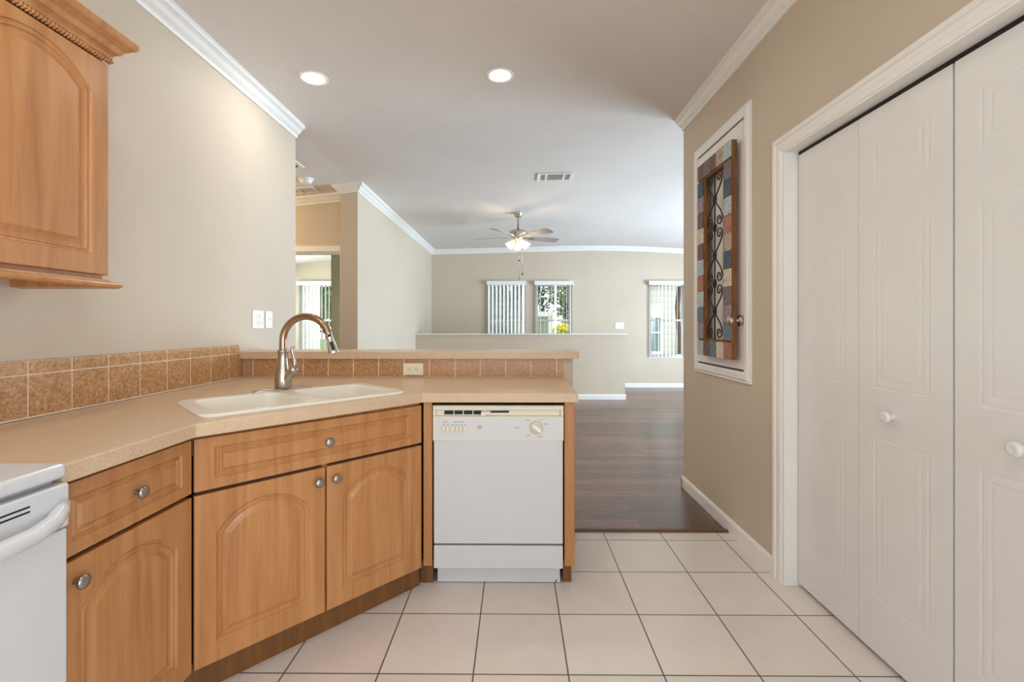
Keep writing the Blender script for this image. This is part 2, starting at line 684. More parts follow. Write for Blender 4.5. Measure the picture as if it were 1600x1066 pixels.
struct('wall_closet', cw, M['wall'], 'inside walls of the closet', 'wall')
struct('wall_bar', MB().box(-1.63, 0.34, 2.697, 2.83, 0, 1.026), M['wall'], 'low tan wall carrying the raised bar top', 'wall')
struct('wall_half', MB().box(-1.65, 1.80, 7.5, 7.62, 0, 1.062), M['wall'], 'low tan half wall in the living room', 'wall')
struct('trim_1', MB().box(-1.65, 1.83, 7.475, 7.645, 1.062, 1.082), M['trim'], 'white cap on the half wall', 'trim', 0.004)

CROWN = [(0, 0), (0.010, 0), (0.014, 0.010), (0.014, 0.018), (0.020, 0.022), (0.034, 0.034), (0.046, 0.052), (0.060, 0.062), (0.066, 0.064), (0.070, 0.072), (0.070, 0.092), (0, 0.092)]


def crown(name, p0, p1, out, label, c0=0.0, c1=0.0):
    return struct(name, MB().sweep(CROWN, p0, p1, out, (0, 0, 1), c0, c1), M['trim'], label, 'trim')


crown('trim_2', (-1.63, -2.9, 2.61), (-1.63, 3.36, 2.61), (1, 0, 0), 'white crown moulding above the left kitchen wall')
crown('trim_3', (1.27, -2.9, 2.69), (1.27, 3.45, 2.69), (-1, 0, 0), 'white crown moulding above the right wall')
cr = MB()
cr.sweep(CROWN, (-1.65, 4.74, 2.612), (-1.65, 8.95, 2.612), (1, 0, 0), (0, 0, 1), -1.0, 0)
cr.sweep(CROWN, (-1.83, 4.74, 2.592), (-1.65, 4.74, 2.612), (0, -1, 0), (0, 0, 1), -1.0, 1.0)
cr.sweep(CROWN, (-1.83, 5.0, 2.592), (-1.83, 4.74, 2.592), (-1, 0, 0), (0, 0, 1), 0, 1.0)
cr.sweep(CROWN, (-4.6, 5.0, 2.315), (-1.83, 5.0, 2.592), (0, -1, 0), (0, 0, 1), 0, 0)
struct('trim_4', cr, M['trim'], 'white crown moulding around the hallway corner', 'trim')
cr = MB()
_xs = [-1.65] + [p[0] for p in CEIL[2:-1]] + [5.0]
for a, b in zip(_xs, _xs[1:]):
    cr.sweep(CROWN, (a, 8.95, ceil_z(a) - 0.088), (b, 8.95, ceil_z(b) - 0.088), (0, -1, 0), (0, 0, 1))
struct('trim_5', cr, M['trim'], 'white crown moulding along the far wall', 'trim')

BASE = [(0, 0), (0.013, 0), (0.013, 0.064), (0.010, 0.074), (0.004, 0.083), (0, 0.083)]


def baseboard(name, runs, label):
    mb = MB()
    for p0, p1, out in runs:
        mb.sweep(BASE, p0, p1, out, (0, 0, 1))
    return struct(name, mb, M['trim'], label, 'baseboard')


baseboard('baseboard_right', [((1.27, 2.232, 0), (1.27, 3.463, 0), (-1, 0, 0)), ((1.257, 3.45, 0), (1.5, 3.45, 0), (0, 1, 0))], 'white baseboard along the right wall')
baseboard('baseboard_half_wall', [((-1.65, 7.5, 0), (1.813, 7.5, 0), (0, -1, 0)), ((1.80, 7.5, 0), (1.80, 7.63, 0), (1, 0, 0))], 'white baseboard along the half wall')
baseboard('baseboard_far', [((-1.65, 8.95, 0), (5.0, 8.95, 0), (0, -1, 0))], 'white baseboard along the far wall')
baseboard('baseboard_left', [((-1.65, 4.74, 0), (-1.65, 7.5, 0), (1, 0, 0)), ((-1.65, 7.62, 0), (-1.65, 8.95, 0), (1, 0, 0))], 'white baseboard along the left living room wall')
struct('trim_6', MB().sweep([(0, 0), (0.045, 0), (0.042, 0.007), (0.030, 0.011), (0.012, 0.011), (0.002, 0.007)], (0.345, 2.690, 0), (1.257, 2.690, 0), (0, 1, 0), (0, 0, 1)),
       M['threshold'], 'brown threshold strip between tile and wood floor', 'trim')
bb = MB()
bb.sweep(BASE, (0.34, 2.697, 0), (0.34, 2.843, 0), (1, 0, 0), (0, 0, 1))
bb.sweep(BASE, (-1.63, 2.83, 0), (0.353, 2.83, 0), (0, 1, 0), (0, 0, 1))
struct('baseboard_bar', bb, M['cabside'], 'wood base trim around the bar wall end', 'baseboard')

# doorway casing in the hallway
cs = MB()
cs.box(-2.80, -1.835, 4.982, 5.0, 2.03, 2.095)
cs.box(-2.785, -2.72, 4.982, 5.0, 0, 2.03)
cs.box(-1.92, -1.845, 4.982, 5.0, 0, 2.03)
cs.box(-2.72, -2.705, 5.0, 5.12, 0, 2.03)
cs.box(-1.935, -1.92, 5.0, 5.12, 0, 2.03)
cs.box(-2.705, -1.935, 5.0, 5.12, 2.015, 2.03)
struct('trim_7', cs, M['trim'], 'white casing around the hallway doorway', 'trim', 0.003)

# closet casing
CASING = [(0, 0), (0.011, 0), (0.016, 0.012), (0.016, 0.022), (0.012, 0.026), (0.012, 0.044), (0.018, 0.050), (0.018, 0.068), (0, 0.068)]
cs = MB()
# profile b runs away from the opening; mitred at the corner
n = len(CASING)
def casing_path(mb, prof, pts, dirs):
    """pts: inner corner points; dirs: outward direction of the profile at each point (scaled for mitre)"""
    ls = []
    for p, d in zip(pts, dirs):
        ls.append([Vector(p) + Vector((-a, 0, 0)) + Vector(d) * b for a, b in prof])
    k = len(prof)
    vs = [q for l in ls for q in l]
    fs = []
    for s in range(len(ls) - 1):
        for i in range(k):
            j = (i + 1) % k
            fs.append((s * k + i, s * k + j, (s + 1) * k + j, (s + 1) * k + i))
    fs.append(list(range(k)))
    fs.append([(len(ls) - 1) * k + i for i in range(k)])
    mb.add(vs, fs)
casing_path(cs, CASING, [(1.27, 2.163, 0), (1.27, 2.163, 2.045), (1.27, 0.607, 2.045), (1.27, 0.607, 0)],
            [(0, 1, 0), (0, 1, 1), (0, -1, 1), (0, -1, 0)])
struct('trim_8', cs, M['trim'], 'white fluted casing around the closet opening', 'trim', 0, True)
jb = MB()
jb.box(1.262, 1.40, 2.148, 2.165, 0, 2.05)
jb.box(1.262, 1.40, 0.605, 0.622, 0, 2.05)
jb.box(1.262, 1.40, 0.622, 2.148, 2.036, 2.052)
struct('trim_9', jb, M['trim'], 'white jamb lining the closet opening', 'trim', 0.002)
struct('trim_10', MB().box(1.328, 1.356, 0.625, 2.145, 2.020, 2.036), M['black'], 'dark sliding track above the closet doors', 'trim')


# ------------------------------------------------------------------ closet bifold doors
def emboss_loops(y0, y1, z0, z1, x, depth, d):
    return [(x + depth, y1 - d, z0 + d), (x + depth, y0 + d, z0 + d), (x + depth, y0 + d, z1 - d), (x + depth, y1 - d, z1 - d)]


def bifold_leaf(root, y0, y1):
    x = 1.325
    mb = MB()
    mb.box(x + 0.006, x + 0.033, y0, y1, 0.018, 2.018)
    panels = [(0.22, 0.815), (0.99, 1.59), (1.725, 1.905)]
    a, b = y0 + 0.072, y1 - 0.072
    holes = [[(a, p), (b, p), (b, q), (a, q)] for p, q in panels]
    # front skin with panel recesses
    outer = [(y0, 0.018), (y1, 0.018), (y1, 2.018), (y0, 2.018)]
    loops = [outer] + holes
    flat = [p for l in loops for p in l]
    tri = tessellate_polygon([[Vector((p[0], p[1], 0)) for p in l] for l in loops])
    mb.add([(x, p[0], p[1]) for p in flat], [tuple(t) for t in tri])
    mb.loops([[(x, p[0], p[1]) for p in outer], [(x + 0.006, p[0], p[1]) for p in outer]], False, False)
    for p, q in panels:
        ls = [emboss_loops(a, b, p, q, x, dep, d) for dep, d in ((0, 0), (0.0010, 0.004), (0.0011, 0.009), (0.0003, 0.013), (0.0003, 0.026), (0.0009, 0.030), (0.0010, 0.035), (0.0002, 0.042))]
        mb.loops(ls, False, True)
    return obj('door_leaf', mb, M['door'], root, recalc=True)


def bifold(name, ys, knob_leaf, label):
    root = thing(name, (1.34, (ys[0] + ys[-1]) / 2, 0), label, 'closet door', None, 'structure')
    for i, (a, b) in enumerate(zip(ys, ys[1:])):
        lf = bifold_leaf(root, a + 0.0012, b - 0.0012)
        if i == knob_leaf:
            c = (1.3246, (a + b) / 2 + (0.028 if knob_leaf == 0 else 0.0), 0.902)
            k = MB().lathe(c, (-1, 0, 0), [(0.010, 0), (0.009, 0.010), (0.010, 0.016), (0.019, 0.022), (0.021, 0.028), (0.019, 0.034), (0.011, 0.037), (0.006, 0.035), (0.0, 0.034)], 24)
            obj('door_knob', k, M['door'], lf)
    return root


bifold('door_1', [1.390, 1.768, 2.143], 0, 'white bifold closet door nearest the framed wall panel, both leaves visible')
bifold('door_2', [0.628, 1.003, 1.384], 1, 'white bifold closet door at the right edge of the photo')

# ------------------------------------------------------------------ small raised access door in the right wall
d3 = thing('door_3', (1.262, 2.83, 0.9), 'small white access door set high in the right wall, behind the mosaic wall art', 'door', None, 'structure')
AC = [(0, 0), (0.014, 0), (0.020, 0.012), (0.020, 0.040), (0.013, 0.050), (0.013, 0.060), (0, 0.060)]
cs = MB()
y0, y1, z0, z1 = 2.515, 3.155, 0.965, 2.375
casing_path(cs, AC, [(1.27, y0, z0), (1.27, y0, z1), (1.27, y1, z1), (1.27, y1, z0), (1.27, y0, z0)],
            [(0, -1, -1), (0, -1, 1), (0, 1, 1), (0, 1, -1), (0, -1, -1)])
obj('door_frame', cs, M['trim'], d3, recalc=True)
sl = obj('door_slab', MB().box(1.256, 1.268, y0 + 0.006, y1 - 0.006, z0 + 0.012, z1 - 0.014), M['trim'], d3, 0.002)
obj('gap_shade_backing', MB().box(1.2675, 1.2695, y0, y1, z0, z1), M['darkgrey'], d3)  # dark backing sheet; shade of the gap round the slab put into colour
kn = MB().lathe((1.256, 2.560, 1.250), (-1, 0, 0), [(0.032, 0), (0.032, 0.005), (0.026, 0.010), (0.012, 0.013), (0.011, 0.030), (0.016, 0.034), (0.026, 0.042), (0.028, 0.052), (0.026, 0.062), (0.018, 0.068), (0.0, 0.070)], 28)
obj('door_knob', kn, M['nickel'], sl, label='round brushed metal door knob')
obj('strike_plate', MB().box(1.2528, 1.2542, 2.518, 2.523, 1.222, 1.278), M['nickel'], sl)

# ------------------------------------------------------------------ wall art on that door
art = thing('wall_art', (1.22, 2.78, 1.03), 'tall wall art of painted wood blocks around black iron scrollwork, hung on the access door', 'wall art')
AX = 1.200
ay0, ay1, az0, az1 = 2.548, 3.008, 1.030, 2.262
bw = 0.108
fr = MB()
for (a, b, c, d) in ((ay0, ay0 + bw, az0, az1), (ay1 - bw, ay1, az0, az1), (ay0 + bw, ay1 - bw, az0, az0 + bw), (ay0 + bw, ay1 - bw, az1 - bw, az1)):
    fr.box(AX + 0.006, 1.236, a, b, c, d)
obj('frame', fr, M['oldwood'], art, 0.002)
palette = [block_paint('painted_block_' + n_, c) for n_, c in (
    ('slate', (76, 84, 98)), ('mist', (176, 188, 190)), ('brick', (166, 116, 98)), ('brown', (112, 88, 78)), ('plum', (122, 108, 112)),
    ('cream', (206, 194, 172)), ('teal', (108, 124, 134)), ('mauve', (150, 134, 148)), ('sand', (176, 160, 140)))]
left_seq = [4, 0, 1, 2, 8, 0, 5, 4, 7, 6]
right_seq = [0, 7, 3, 5, 3, 1, 2, 1, 6, 7]
top_seq = [1, 8, 3, 4, 3]
bot_seq = [2, 5, 6, 3, 1]
def block(y0, y1, z0, z1, k):
    t_ = 0.004 + 0.003 * random.random()
    obj('wood_block', MB().box(AX - t_ + 0.004, AX + 0.0055, y0 + 0.001, y1 - 0.001, z0 + 0.001, z1 - 0.001), palette[k], art, 0.0015)
hh = (az1 - az0 - 2 * bw) / 10
for i in range(10):
    zt = az1 - bw - i * hh
    block(ay0, ay0 + bw - 0.022, zt - hh, zt, left_seq[i])
    block(ay1 - bw + 0.022, ay1, zt - hh, zt, right_seq[i])
ww = (ay1 - ay0) / 5
for i in range(5):
    block(ay0 + i * ww, ay0 + (i + 1) * ww, az1 - bw + 0.012, az1, top_seq[i])
    block(ay0 + i * ww, ay0 + (i + 1) * ww, az0, az0 + bw - 0.012, bot_seq[i])
# scrollwork: a straight stem, mirrored S curves ending in spirals, and collars
def spiral(cy, cz, r, a0, turns, sgn, n=26):
    out = []
    for i in range(n + 1):
        t = i / n
        rr = r * (1 - 0.80 * t)
        a = a0 + sgn * turns * 2 * PI * t
        out.append((cy + rr * math.cos(a), cz + rr * math.sin(a)))
    return out
yc = (ay0 + ay1) / 2
zi0, zi1 = az0 + bw, az1 - bw
IX = 1.212
sc = MB()
sc.tube([(IX, yc, zi0 - 0.01), (IX, yc, zi1 + 0.01)], 0.0045, 8)
seg_h = (zi1 - zi0) / 3
def arm(base, up, side, ln):
    """an S scroll leaving the stem at base, bulging to one side and curling in a spiral"""
    pts = []
    w_ = 0.098
    for i in range(15):
        t = i / 14
        pts.append((yc + side * w_ * math.sin(PI * 0.52 * t) ** 1.4, base + up * ln * 0.74 * t))
    y_e, z_e = pts[-1]
    r = 0.037
    cyy = y_e - side * r
    a0 = 0 if side > 0 else PI
    pts += spiral(cyy, z_e, r, a0, 1.15, side * up, 30)[1:]
    return pts
for k in range(3):
    zb = zi0 + k * seg_h
    for side in (-1, 1):
        for up, b0 in ((1, zb + seg_h * 0.5), (-1, zb + seg_h * 0.5)):
            p = arm(b0, up, side, seg_h * 0.5)
            sc.tube([(IX, a, b) for a, b in p], 0.0042, 6)
for zz in (zi0 + seg_h * 0.5, zi0 + seg_h, zi0 + 1.5 * seg_h, zi0 + 2 * seg_h, zi0 + 2.5 * seg_h):
    sc.tube([(IX, yc + 0.02 * math.cos(a * PI / 10), zz + 0.026 * math.sin(a * PI / 10)) for a in range(21)], 0.004, 6)
obj('iron_scrollwork', sc, M['iron'], art)


# ------------------------------------------------------------------ kitchen cabinets
def diag(p):
    """local (along, out of the face, up) of the corner cabinet face to world"""
    u = Vector((0.6903, 0.7235, 0))
    n_ = Vector((0.7235, -0.6903, 0))
    o = Vector((-1.036, 1.452, 0))
    return o + u * p[0] + n_ * p[1] + Vector((0, 0, p[2]))


def leftface(x):
    """local (along Y, out of face +X, up)"""
    return lambda p: Vector((x + p[1], p[0], p[2]))


def backface(y):
    """local (along X, out of face -Y, up)"""
    return lambda p: Vector((p[0], y - p[1], p[2]))


RPROF = [(0, 0), (0.004, -0.005), (0.009, -0.0065), (0.012, -0.0035), (0.015, -0.0032), (0.018, -0.0075), (0.025, -0.0085), (0.034, -0.0055), (0.044, -0.0008), (0.046, -0.0008)]


DPROF = [(0, 0), (0.003, -0.005), (0.007, -0.0065), (0.010, -0.0035), (0.013, -0.0035), (0.017, -0.0075), (0.021, -0.0075), (0.028, -0.0008), (0.029, -0.0008)]


def panel_front(name, xf, a0, a1, z0, z1, th, parent, arch=0.0, mx=0.062, mz=0.062, mtop=0.05, prof=RPROF, mat=None, label=None):
    """routed door or drawer front, face at local out = 0, thickness going back"""
    mb = MB(xf)
    N = 16
    l0, r0, b0 = a0 + mx, a1 - mx, z0 + mz
    top = z1 - mtop
    if arch:
        half = (r0 - l0) / 2
        R = (half * half + arch * arch) / (2 * arch)
        cx, cz = (l0 + r0) / 2, top - R
    def loop(d, h):
        l, r, b = l0 + d, r0 - d, b0 + d
        pts = [(l, h, b), (r, h, b)]
        for i in range(N + 1):
            x = r + (l - r) * i / N
            if arch:
                z = cz + math.sqrt(max((R - d) ** 2 - (x - cx) ** 2, 0))
            else:
                z = top - d
            pts.append((x, h, z))
        return pts
    rim = [(a0, 0, z0), (a1, 0, z0)] + [(a1 + (a0 - a1) * i / N, 0, z1) for i in range(N + 1)]
    e = 0.003
    def inset(h, q):
        return [(min(max(p[0], a0 + q), a1 - q), h, min(max(p[2], z0 + q), z1 - q)) for p in rim]
    ls = [inset(-th, 0), inset(-e, 0), inset(-e * 0.3, e * 0.3), inset(0, e)]
    ls += [loop(d, h) for d, h in prof]
    mb.loops(ls, True, True)
    return obj(name, mb, mat or M['cab'], parent, recalc=True, label=label)


def knob(parent, xf, a, z):
    c = xf(Vector((a, 0, z)))
    ax = xf(Vector((a, 1, z))) - c
    mb = MB().lathe(c, ax, [(0.0075, -0.001), (0.0065, 0.006), (0.006, 0.012), (0.009, 0.015), (0.0165, 0.018), (0.0175, 0.021), (0.016, 0.025), (0.010, 0.028), (0.0, 0.029)], 24)
    return obj('knob', mb, M['pewter'], parent)


Z0, ZD, ZR0, ZR1 = 0.110, 0.672, 0.684, 0.856
# base cabinet beside the range
lf = leftface(-1.036)
cab = thing('base_cabinet', (-1.33, 1.23, 0), 'maple base cabinet with one drawer over one arched door, beside the white range', 'cabinet')
obj('body', MB().box(-1.622, -1.057, 1.012, 1.447, 0.10, 0.866), M['carcass'], cab)
obj('toe_kick', MB().box(-1.13, -1.115, 1.012, 1.40, 0, 0.10), M['toekick'], cab)
dr = panel_front('drawer', lf, 1.012, 1.449, ZR0, ZR1, 0.020, cab, 0, 0.042, 0.034, 0.034, DPROF)
knob(dr, lf, 1.235, 0.768)
do = panel_front('door', lf, 1.012, 1.449, Z0, ZD, 0.020, cab, 0.085)
knob(do, lf, 1.062, 0.622)

# corner sink cabinet set on the diagonal
cab = thing('corner_sink_cabinet', (-0.9, 1.95, 0), 'diagonal maple sink cabinet with wide false drawer over two arched doors', 'cabinet')
L = 0.880
body = MB(diag)
body.box(0.012, L - 0.012, -0.56, -0.021, 0.10, 0.70)
obj('body', body, M['carcass'], cab)
rail = MB(diag)
rail.box(0.003, L - 0.003, -0.040, -0.0205, 0.80, 0.866)
rail.box(0.422, 0.444, -0.030, -0.0195, 0.105, 0.70)
obj('face_frame', rail, M['cabside'], cab)
tk = MB(diag)
tk.box(-0.02, L + 0.02, -0.066, -0.052, 0, 0.105)
obj('toe_kick', tk, M['toekick'], cab)
dr = panel_front('false_drawer_front', diag, 0.004, L - 0.004, ZR0, ZR1, 0.020, cab, 0, 0.056, 0.034, 0.034, DPROF)
knob(dr, diag, L / 2, 0.770)
d1 = panel_front('door', diag, 0.004, 0.429, Z0, ZD, 0.020, cab, 0.085)
knob(d1, diag, 0.400, 0.622)
d2 = panel_front('door', diag, 0.437, L - 0.004, Z0, ZD, 0.020, cab, 0.085)
knob(d2, diag, 0.468, 0.622)
fl = MB()
fl.box(-0.425, -0.386, 2.100, 2.116, 0.112, 0.866)
obj('filler_strip', fl, M['cabside'], cab)
obj('filler_toe_kick', MB().box(-0.452, -0.392, 2.160, 2.172, 0, 0.112), M['toekick'], cab)

ep = thing('end_panel', (0.252, 2.4, 0), 'wooden end panel closing the peninsula right of the dishwasher', 'panel')
obj('panel', MB().box(0.226, 0.272, 2.100, 2.692, 0.112, 0.868), M['cabside'], ep, 0.0015)
obj('toe_kick', MB().box(0.226, 0.266, 2.172, 2.692, 0, 0.112), M['toekick'], ep)

# upper wall cabinet
uf = leftface(-1.325)
up = thing('wall_cabinet', (-1.48, 1.2, 1.36), 'maple wall cabinet with arched door, crown and rope moulding at upper left', 'cabinet')
obj('body', MB().box(-1.629, -1.347, 0.90, 1.474, 1.372, 2.10), M['cab'], up, 0.001)
panel_front('door', uf, 1.022, 1.472, 1.386, 2.071, 0.020, up, 0.085, 0.058, 0.062, 0.030)
panel_front('door', uf, 0.62, 1.016, 1.386, 2.071, 0.020, up, 0.085, 0.058, 0.062, 0.030)
UC = [(0, 0), (0.006, 0), (0.008, 0.012), (0.014, 0.018), (0.022, 0.022), (0.030, 0.036), (0.044, 0.048), (0.050, 0.052), (0.055, 0.060), (0.055, 0.074), (0, 0.074)]
cm = MB()
cm.sweep(UC, (-1.327, 0.6, 2.092), (-1.327, 1.474, 2.092), (1, 0, 0), (0, 0, 1), 0, 1.0)
cm.sweep(UC, (-1.629, 1.474, 2.092), (-1.327, 1.474, 2.092), (0, 1, 0), (0, 0, 1), 0, 1.0)
cm.box(-1.629, -1.33, 0.6, 1.47, 2.092, 2.164)
obj('crown_moulding', cm, M['cab'], up)
rp = MB()
y = 0.62
while y < 1.476:
    rp.tube([(-1.327 + 0.002, y, 2.074), (-1.327 + 0.009, y + 0.005, 2.083), (-1.327 + 0.003, y + 0.010, 2.092)], [0.003, 0.0058, 0.003], 6)
    y += 0.0105
obj('rope_moulding', rp, M['cab'], up)
LR = [(-0.02, 0.004), (0.016, 0.0), (0.024, 0.004), (0.026, 0.012), (0.020, 0.018), (0.004, 0.022), (0.0, 0.028), (-0.02, 0.028)]
lr = MB()
lr.sweep(LR, (-1.327, 0.6, 1.344), (-1.327, 1.474, 1.344), (1, 0, 0), (0, 0, 1), 0, 1.0)
lr.sweep(LR, (-1.629, 1.474, 1.344), (-1.327, 1.474, 1.344), (0, 1, 0), (0, 0, 1), 0, 1.0)
obj('light_rail', lr, M['cab'], up)

# ------------------------------------------------------------------ countertop, bar top, backsplash
SU = Vector((0.6903, 0.7235, 0))
SV = Vector((-0.7235, 0.6903, 0))
SCN = Vector((-0.923, 1.934, 0))


def sink_xf(p):
    return SCN + SU * p[0] + SV * p[1] + Vector((0, 0, p[2]))


def rrect(hx, hy, r, cx=0.0, cy=0.0, k=6):
    pts = []
    for sx, sy, a0 in ((1, 1, 0), (-1, 1, PI / 2), (-1, -1, PI), (1, -1, 1.5 * PI)):
        for i in range(k + 1):
            a = a0 + (PI / 2) * i / k
            pts.append((cx + sx * (hx - r) + r * math.cos(a), cy + sy * (hy - r) + r * math.sin(a)))
    return pts


poly = [(-1.612, 1.004), (-1.006, 1.004), (-1.006, 1.424), (-0.424, 2.074), (0.286, 2.078), (0.290, 2.688), (-1.612, 2.688)]
hole = [tuple(sink_xf((a, b, 0)))[:2] for a, b in rrect(0.380, 0.207, 0.05)]
ct = MB()
ct.prism(poly, 0.870, 0.914, [hole])
tag(obj('countertop', ct, M['lam'], None, 0.004), 'speckled beige laminate kitchen countertop wrapping the corner around the sink', 'countertop')
bt = MB()
bt.prism([(-1.628, 2.658), (0.372, 2.658), (0.372, 2.880), (0.340, 2.917), (-1.628, 2.917)], 1.027, 1.069)
tag(obj('bar_top', bt, M['lam'], None, 0.003), 'raised beige laminate bar ledge above the tiled backsplash', 'bar top')

bs = MB()
bs.m = 1
bs.box(-1.630, -1.6185, 0.6, 2.690, 0.914, 1.060)
bs.box(-1.630, -1.6185, 0.6, 2.652, 1.060, 1.105)
bs.box(-1.620, -1.6135, 1.005, 2.688, 0.9142, 0.9195)
bs.m = 0
gy = [2.690, 2.556, 2.404, 2.253, 2.101, 1.949, 1.797, 1.648, 1.498, 1.347, 1.196, 1.045, 0.894, 0.743, 0.6]
for b, a in zip(gy, gy[1:]):
    e = 0.0026
    bs.box(-1.626, -1.6165, a + e, b - e, 0.919, 1.058)
    bs.sweep([(0, 0), (0.0095, 0), (0.0095, 0.033), (0.008, 0.041), (0.004, 0.045), (0, 0.046)], (-1.626, a + e, 1.0625), (-1.626, min(b, 2.655) - e, 1.0625), (1, 0, 0), (0, 0, 1))
tag(obj('backsplash', bs, [M['btile'], M['grout']], None, 0.0015), 'brown tile backsplash with bullnose row along the left wall', 'backsplash')
bs = MB()
bs.m = 1
bs.box(-1.612, 0.290, 2.6895, 2.697, 0.914, 1.0265)
bs.m = 0
gx = [-1.612, -1.558, -1.409, -1.259, -1.110, -0.961, -0.811, -0.661, -0.510, -0.359, -0.209, -0.059, 0.092, 0.243, 0.290]
for a, b in zip(gx, gx[1:]):
    bs.box(a + 0.0024, b - 0.0024, 2.6885, 2.692, 0.918, 1.0262)
tag(obj('backsplash', bs, [M['btile'], M['grout']], None, 0.001), 'single row of brown tiles under the raised bar ledge', 'backsplash')

# ------------------------------------------------------------------ sink and faucet
sk = thing('kitchen_sink', (SCN.x, SCN.y, 0.914), 'white double bowl drop-in sink in the corner of the countertop', 'sink')
ZT = 0.925
bowls = [(-0.190, 0.162), (0.190, 0.162)]
rim = MB(sink_xf)
out0 = rrect(0.397, 0.224, 0.055)
out1 = rrect(0.392, 0.219, 0.052)
holes = [rrect(hw, 0.178, 0.05, cx, 0.0) for cx, hw in bowls]
loops_ = [out1] + holes
flat = [p for l in loops_ for p in l]
tri = tessellate_polygon([[Vector((p[0], p[1], 0)) for p in l] for l in loops_])
rim.add([(p[0], p[1], ZT) for p in flat], [tuple(t) for t in tri])
rim.loops([[(p[0], p[1], 0.9145) for p in out0], [(p[0], p[1], 0.920) for p in out0], [(p[0], p[1], ZT) for p in out1]], False, False)
obj('rim', rim, M['porc'], sk, recalc=True)
for cx, hw in bowls:
    bm_ = MB(sink_xf)
    bm_.smooth = True
    ls = []
    for q, z in ((0.0, ZT), (0.003, ZT - 0.004), (0.006, ZT - 0.012), (0.014, ZT - 0.10), (0.020, ZT - 0.165), (0.034, ZT - 0.182), (0.055, ZT - 0.186)):
        ls.append([(p[0], p[1], z) for p in rrect(hw - q, 0.178 - q, 0.05, cx, 0.0)])
    bm_.loops(ls, False, True)
    b = obj('bowl', bm_, M['porc'], sk)
    dr_ = MB().lathe(sink_xf((cx, -0.01, ZT - 0.186)), (0, 0, 1), [(0.042, 0.0), (0.040, 0.003), (0.030, 0.002), (0.0, 0.001)], 24)
    obj('drain', dr_, M['chrome'], b)

FX, FY = -1.091, 2.127
fa = thing('faucet', (FX, FY, 0.914), 'brushed nickel pull-down gooseneck faucet behind the white sink', 'faucet')
dp = MB(lambda p: Vector((FX, FY, 0)) + SU * p[0] + SV * p[1] + Vector((0, 0, p[2])))
el = lambda k: [(0.132 * k * math.copysign(abs(math.cos(a)) ** 0.8, math.cos(a)), 0.030 * k * math.copysign(abs(math.sin(a)) ** 0.8, math.sin(a))) for a in [2 * PI * i / 40 for i in range(40)]]
dp.smooth = True
dp.loops([[(a, b, 0.9145) for a, b in el(1.0)], [(a, b, 0.923) for a, b in el(1.0)], [(a, b, 0.930) for a, b in el(0.95)], [(a, b, 0.932) for a, b in el(0.8)]], True, True)
obj('deck_plate', dp, M['nickel'], fa)
bd = MB().lathe((FX, FY, 0), (0, 0, 1), [(0.030, 0.925), (0.034, 0.930), (0.036, 0.945), (0.0365, 0.965), (0.033, 0.995), (0.026, 1.030), (0.0215, 1.065), (0.021, 1.090), (0.024, 1.100), (0.025, 1.106), (0.020, 1.110), (0.0155, 1.111)], 32)
obj('body', bd, M['nickel'], fa)
sp = []
SR = 0.112
for i in range(6):
    sp.append((FX, FY, 1.100 + 0.053 * i / 5))
dirx = Vector((0.998, -0.06, 0))
for i in range(1, 33):
    a = PI - math.radians(166) * i / 32
    q = Vector((FX, FY, 1.153)) + dirx * (SR + SR * math.cos(a)) + Vector((0, 0, SR * math.sin(a)))
    sp.append(tuple(q))
obj('spout', MB().tube(sp, 0.0162, 18), M['nickel_refl'], fa, label='arched nickel spout with a copper reflection put into its colour')
tip = Vector(sp[-1])
tdir = (Vector(sp[-1]) - Vector(sp[-2])).normalized()
sh = MB().lathe(tip - tdir * 0.004, tdir, [(0.0162, 0), (0.0168, 0.003), (0.0165, 0.020), (0.0155, 0.024), (0.0165, 0.030), (0.0205, 0.060), (0.0245, 0.088), (0.0250, 0.096), (0.021, 0.099), (0.0, 0.099)], 28)
hd = obj('spray_head', sh, M['chrome'], fa, label='polished chrome spray head')
nb = MB()
side = Vector((0.45, -0.89, 0))
side = (side - tdir * side.dot(tdir)).normalized()
wdt = tdir.cross(side)
for s0, s1, r0_, r1_, w_ in ((0.004, 0.017, 0.0165, 0.0165, 0.007), (0.040, 0.082, 0.0178, 0.0236, 0.0065)):
    vs = []
    for s, r_ in ((s0, r0_), (s1, r1_)):
        for o_ in (-0.006, 0.0016):
            for w2 in (-w_, w_):
                vs.append(tip - tdir * 0.004 + tdir * s + side * (r_ + o_) + wdt * w2)
    nb.add(vs, [(0, 1, 3, 2), (4, 6, 7, 5), (0, 4, 5, 1), (2, 3, 7, 6), (0, 2, 6, 4), (1, 5, 7, 3)])
obj('spray_button', nb, M['black'], hd, recalc=True)
hb = Vector((FX + 0.018, FY - 0.008, 0.968))
hdir = Vector((0.62, -0.16, 0.76)).normalized()
hn = MB()
hn.lathe(hb - hdir * 0.02, hdir, [(0.0235, 0), (0.021, 0.030), (0.0165, 0.055), (0.0160, 0.066), (0.0205, 0.074), (0.0215, 0.084), (0.0195, 0.094), (0.012, 0.101), (0.0, 0.103)], 24)
hub = obj('handle_hub', hn, M['nickel'], fa)
hk = hb + hdir * 0.074
lp = [hk + Vector(v) for v in ((0.000, 0, -0.004), (0.001, -0.002, 0.016), (0.001, -0.004, 0.034), (-0.002, -0.004, 0.054), (-0.008, -0.004, 0.072), (-0.011, -0.004, 0.088), (-0.008, -0.004, 0.098), (-0.001, -0.004, 0.101))]
obj('handle', MB().tube(lp, [0.011, 0.0085, 0.0072, 0.0068, 0.0074, 0.008, 0.0072, 0.0045], 12), M['nickel'], fa)

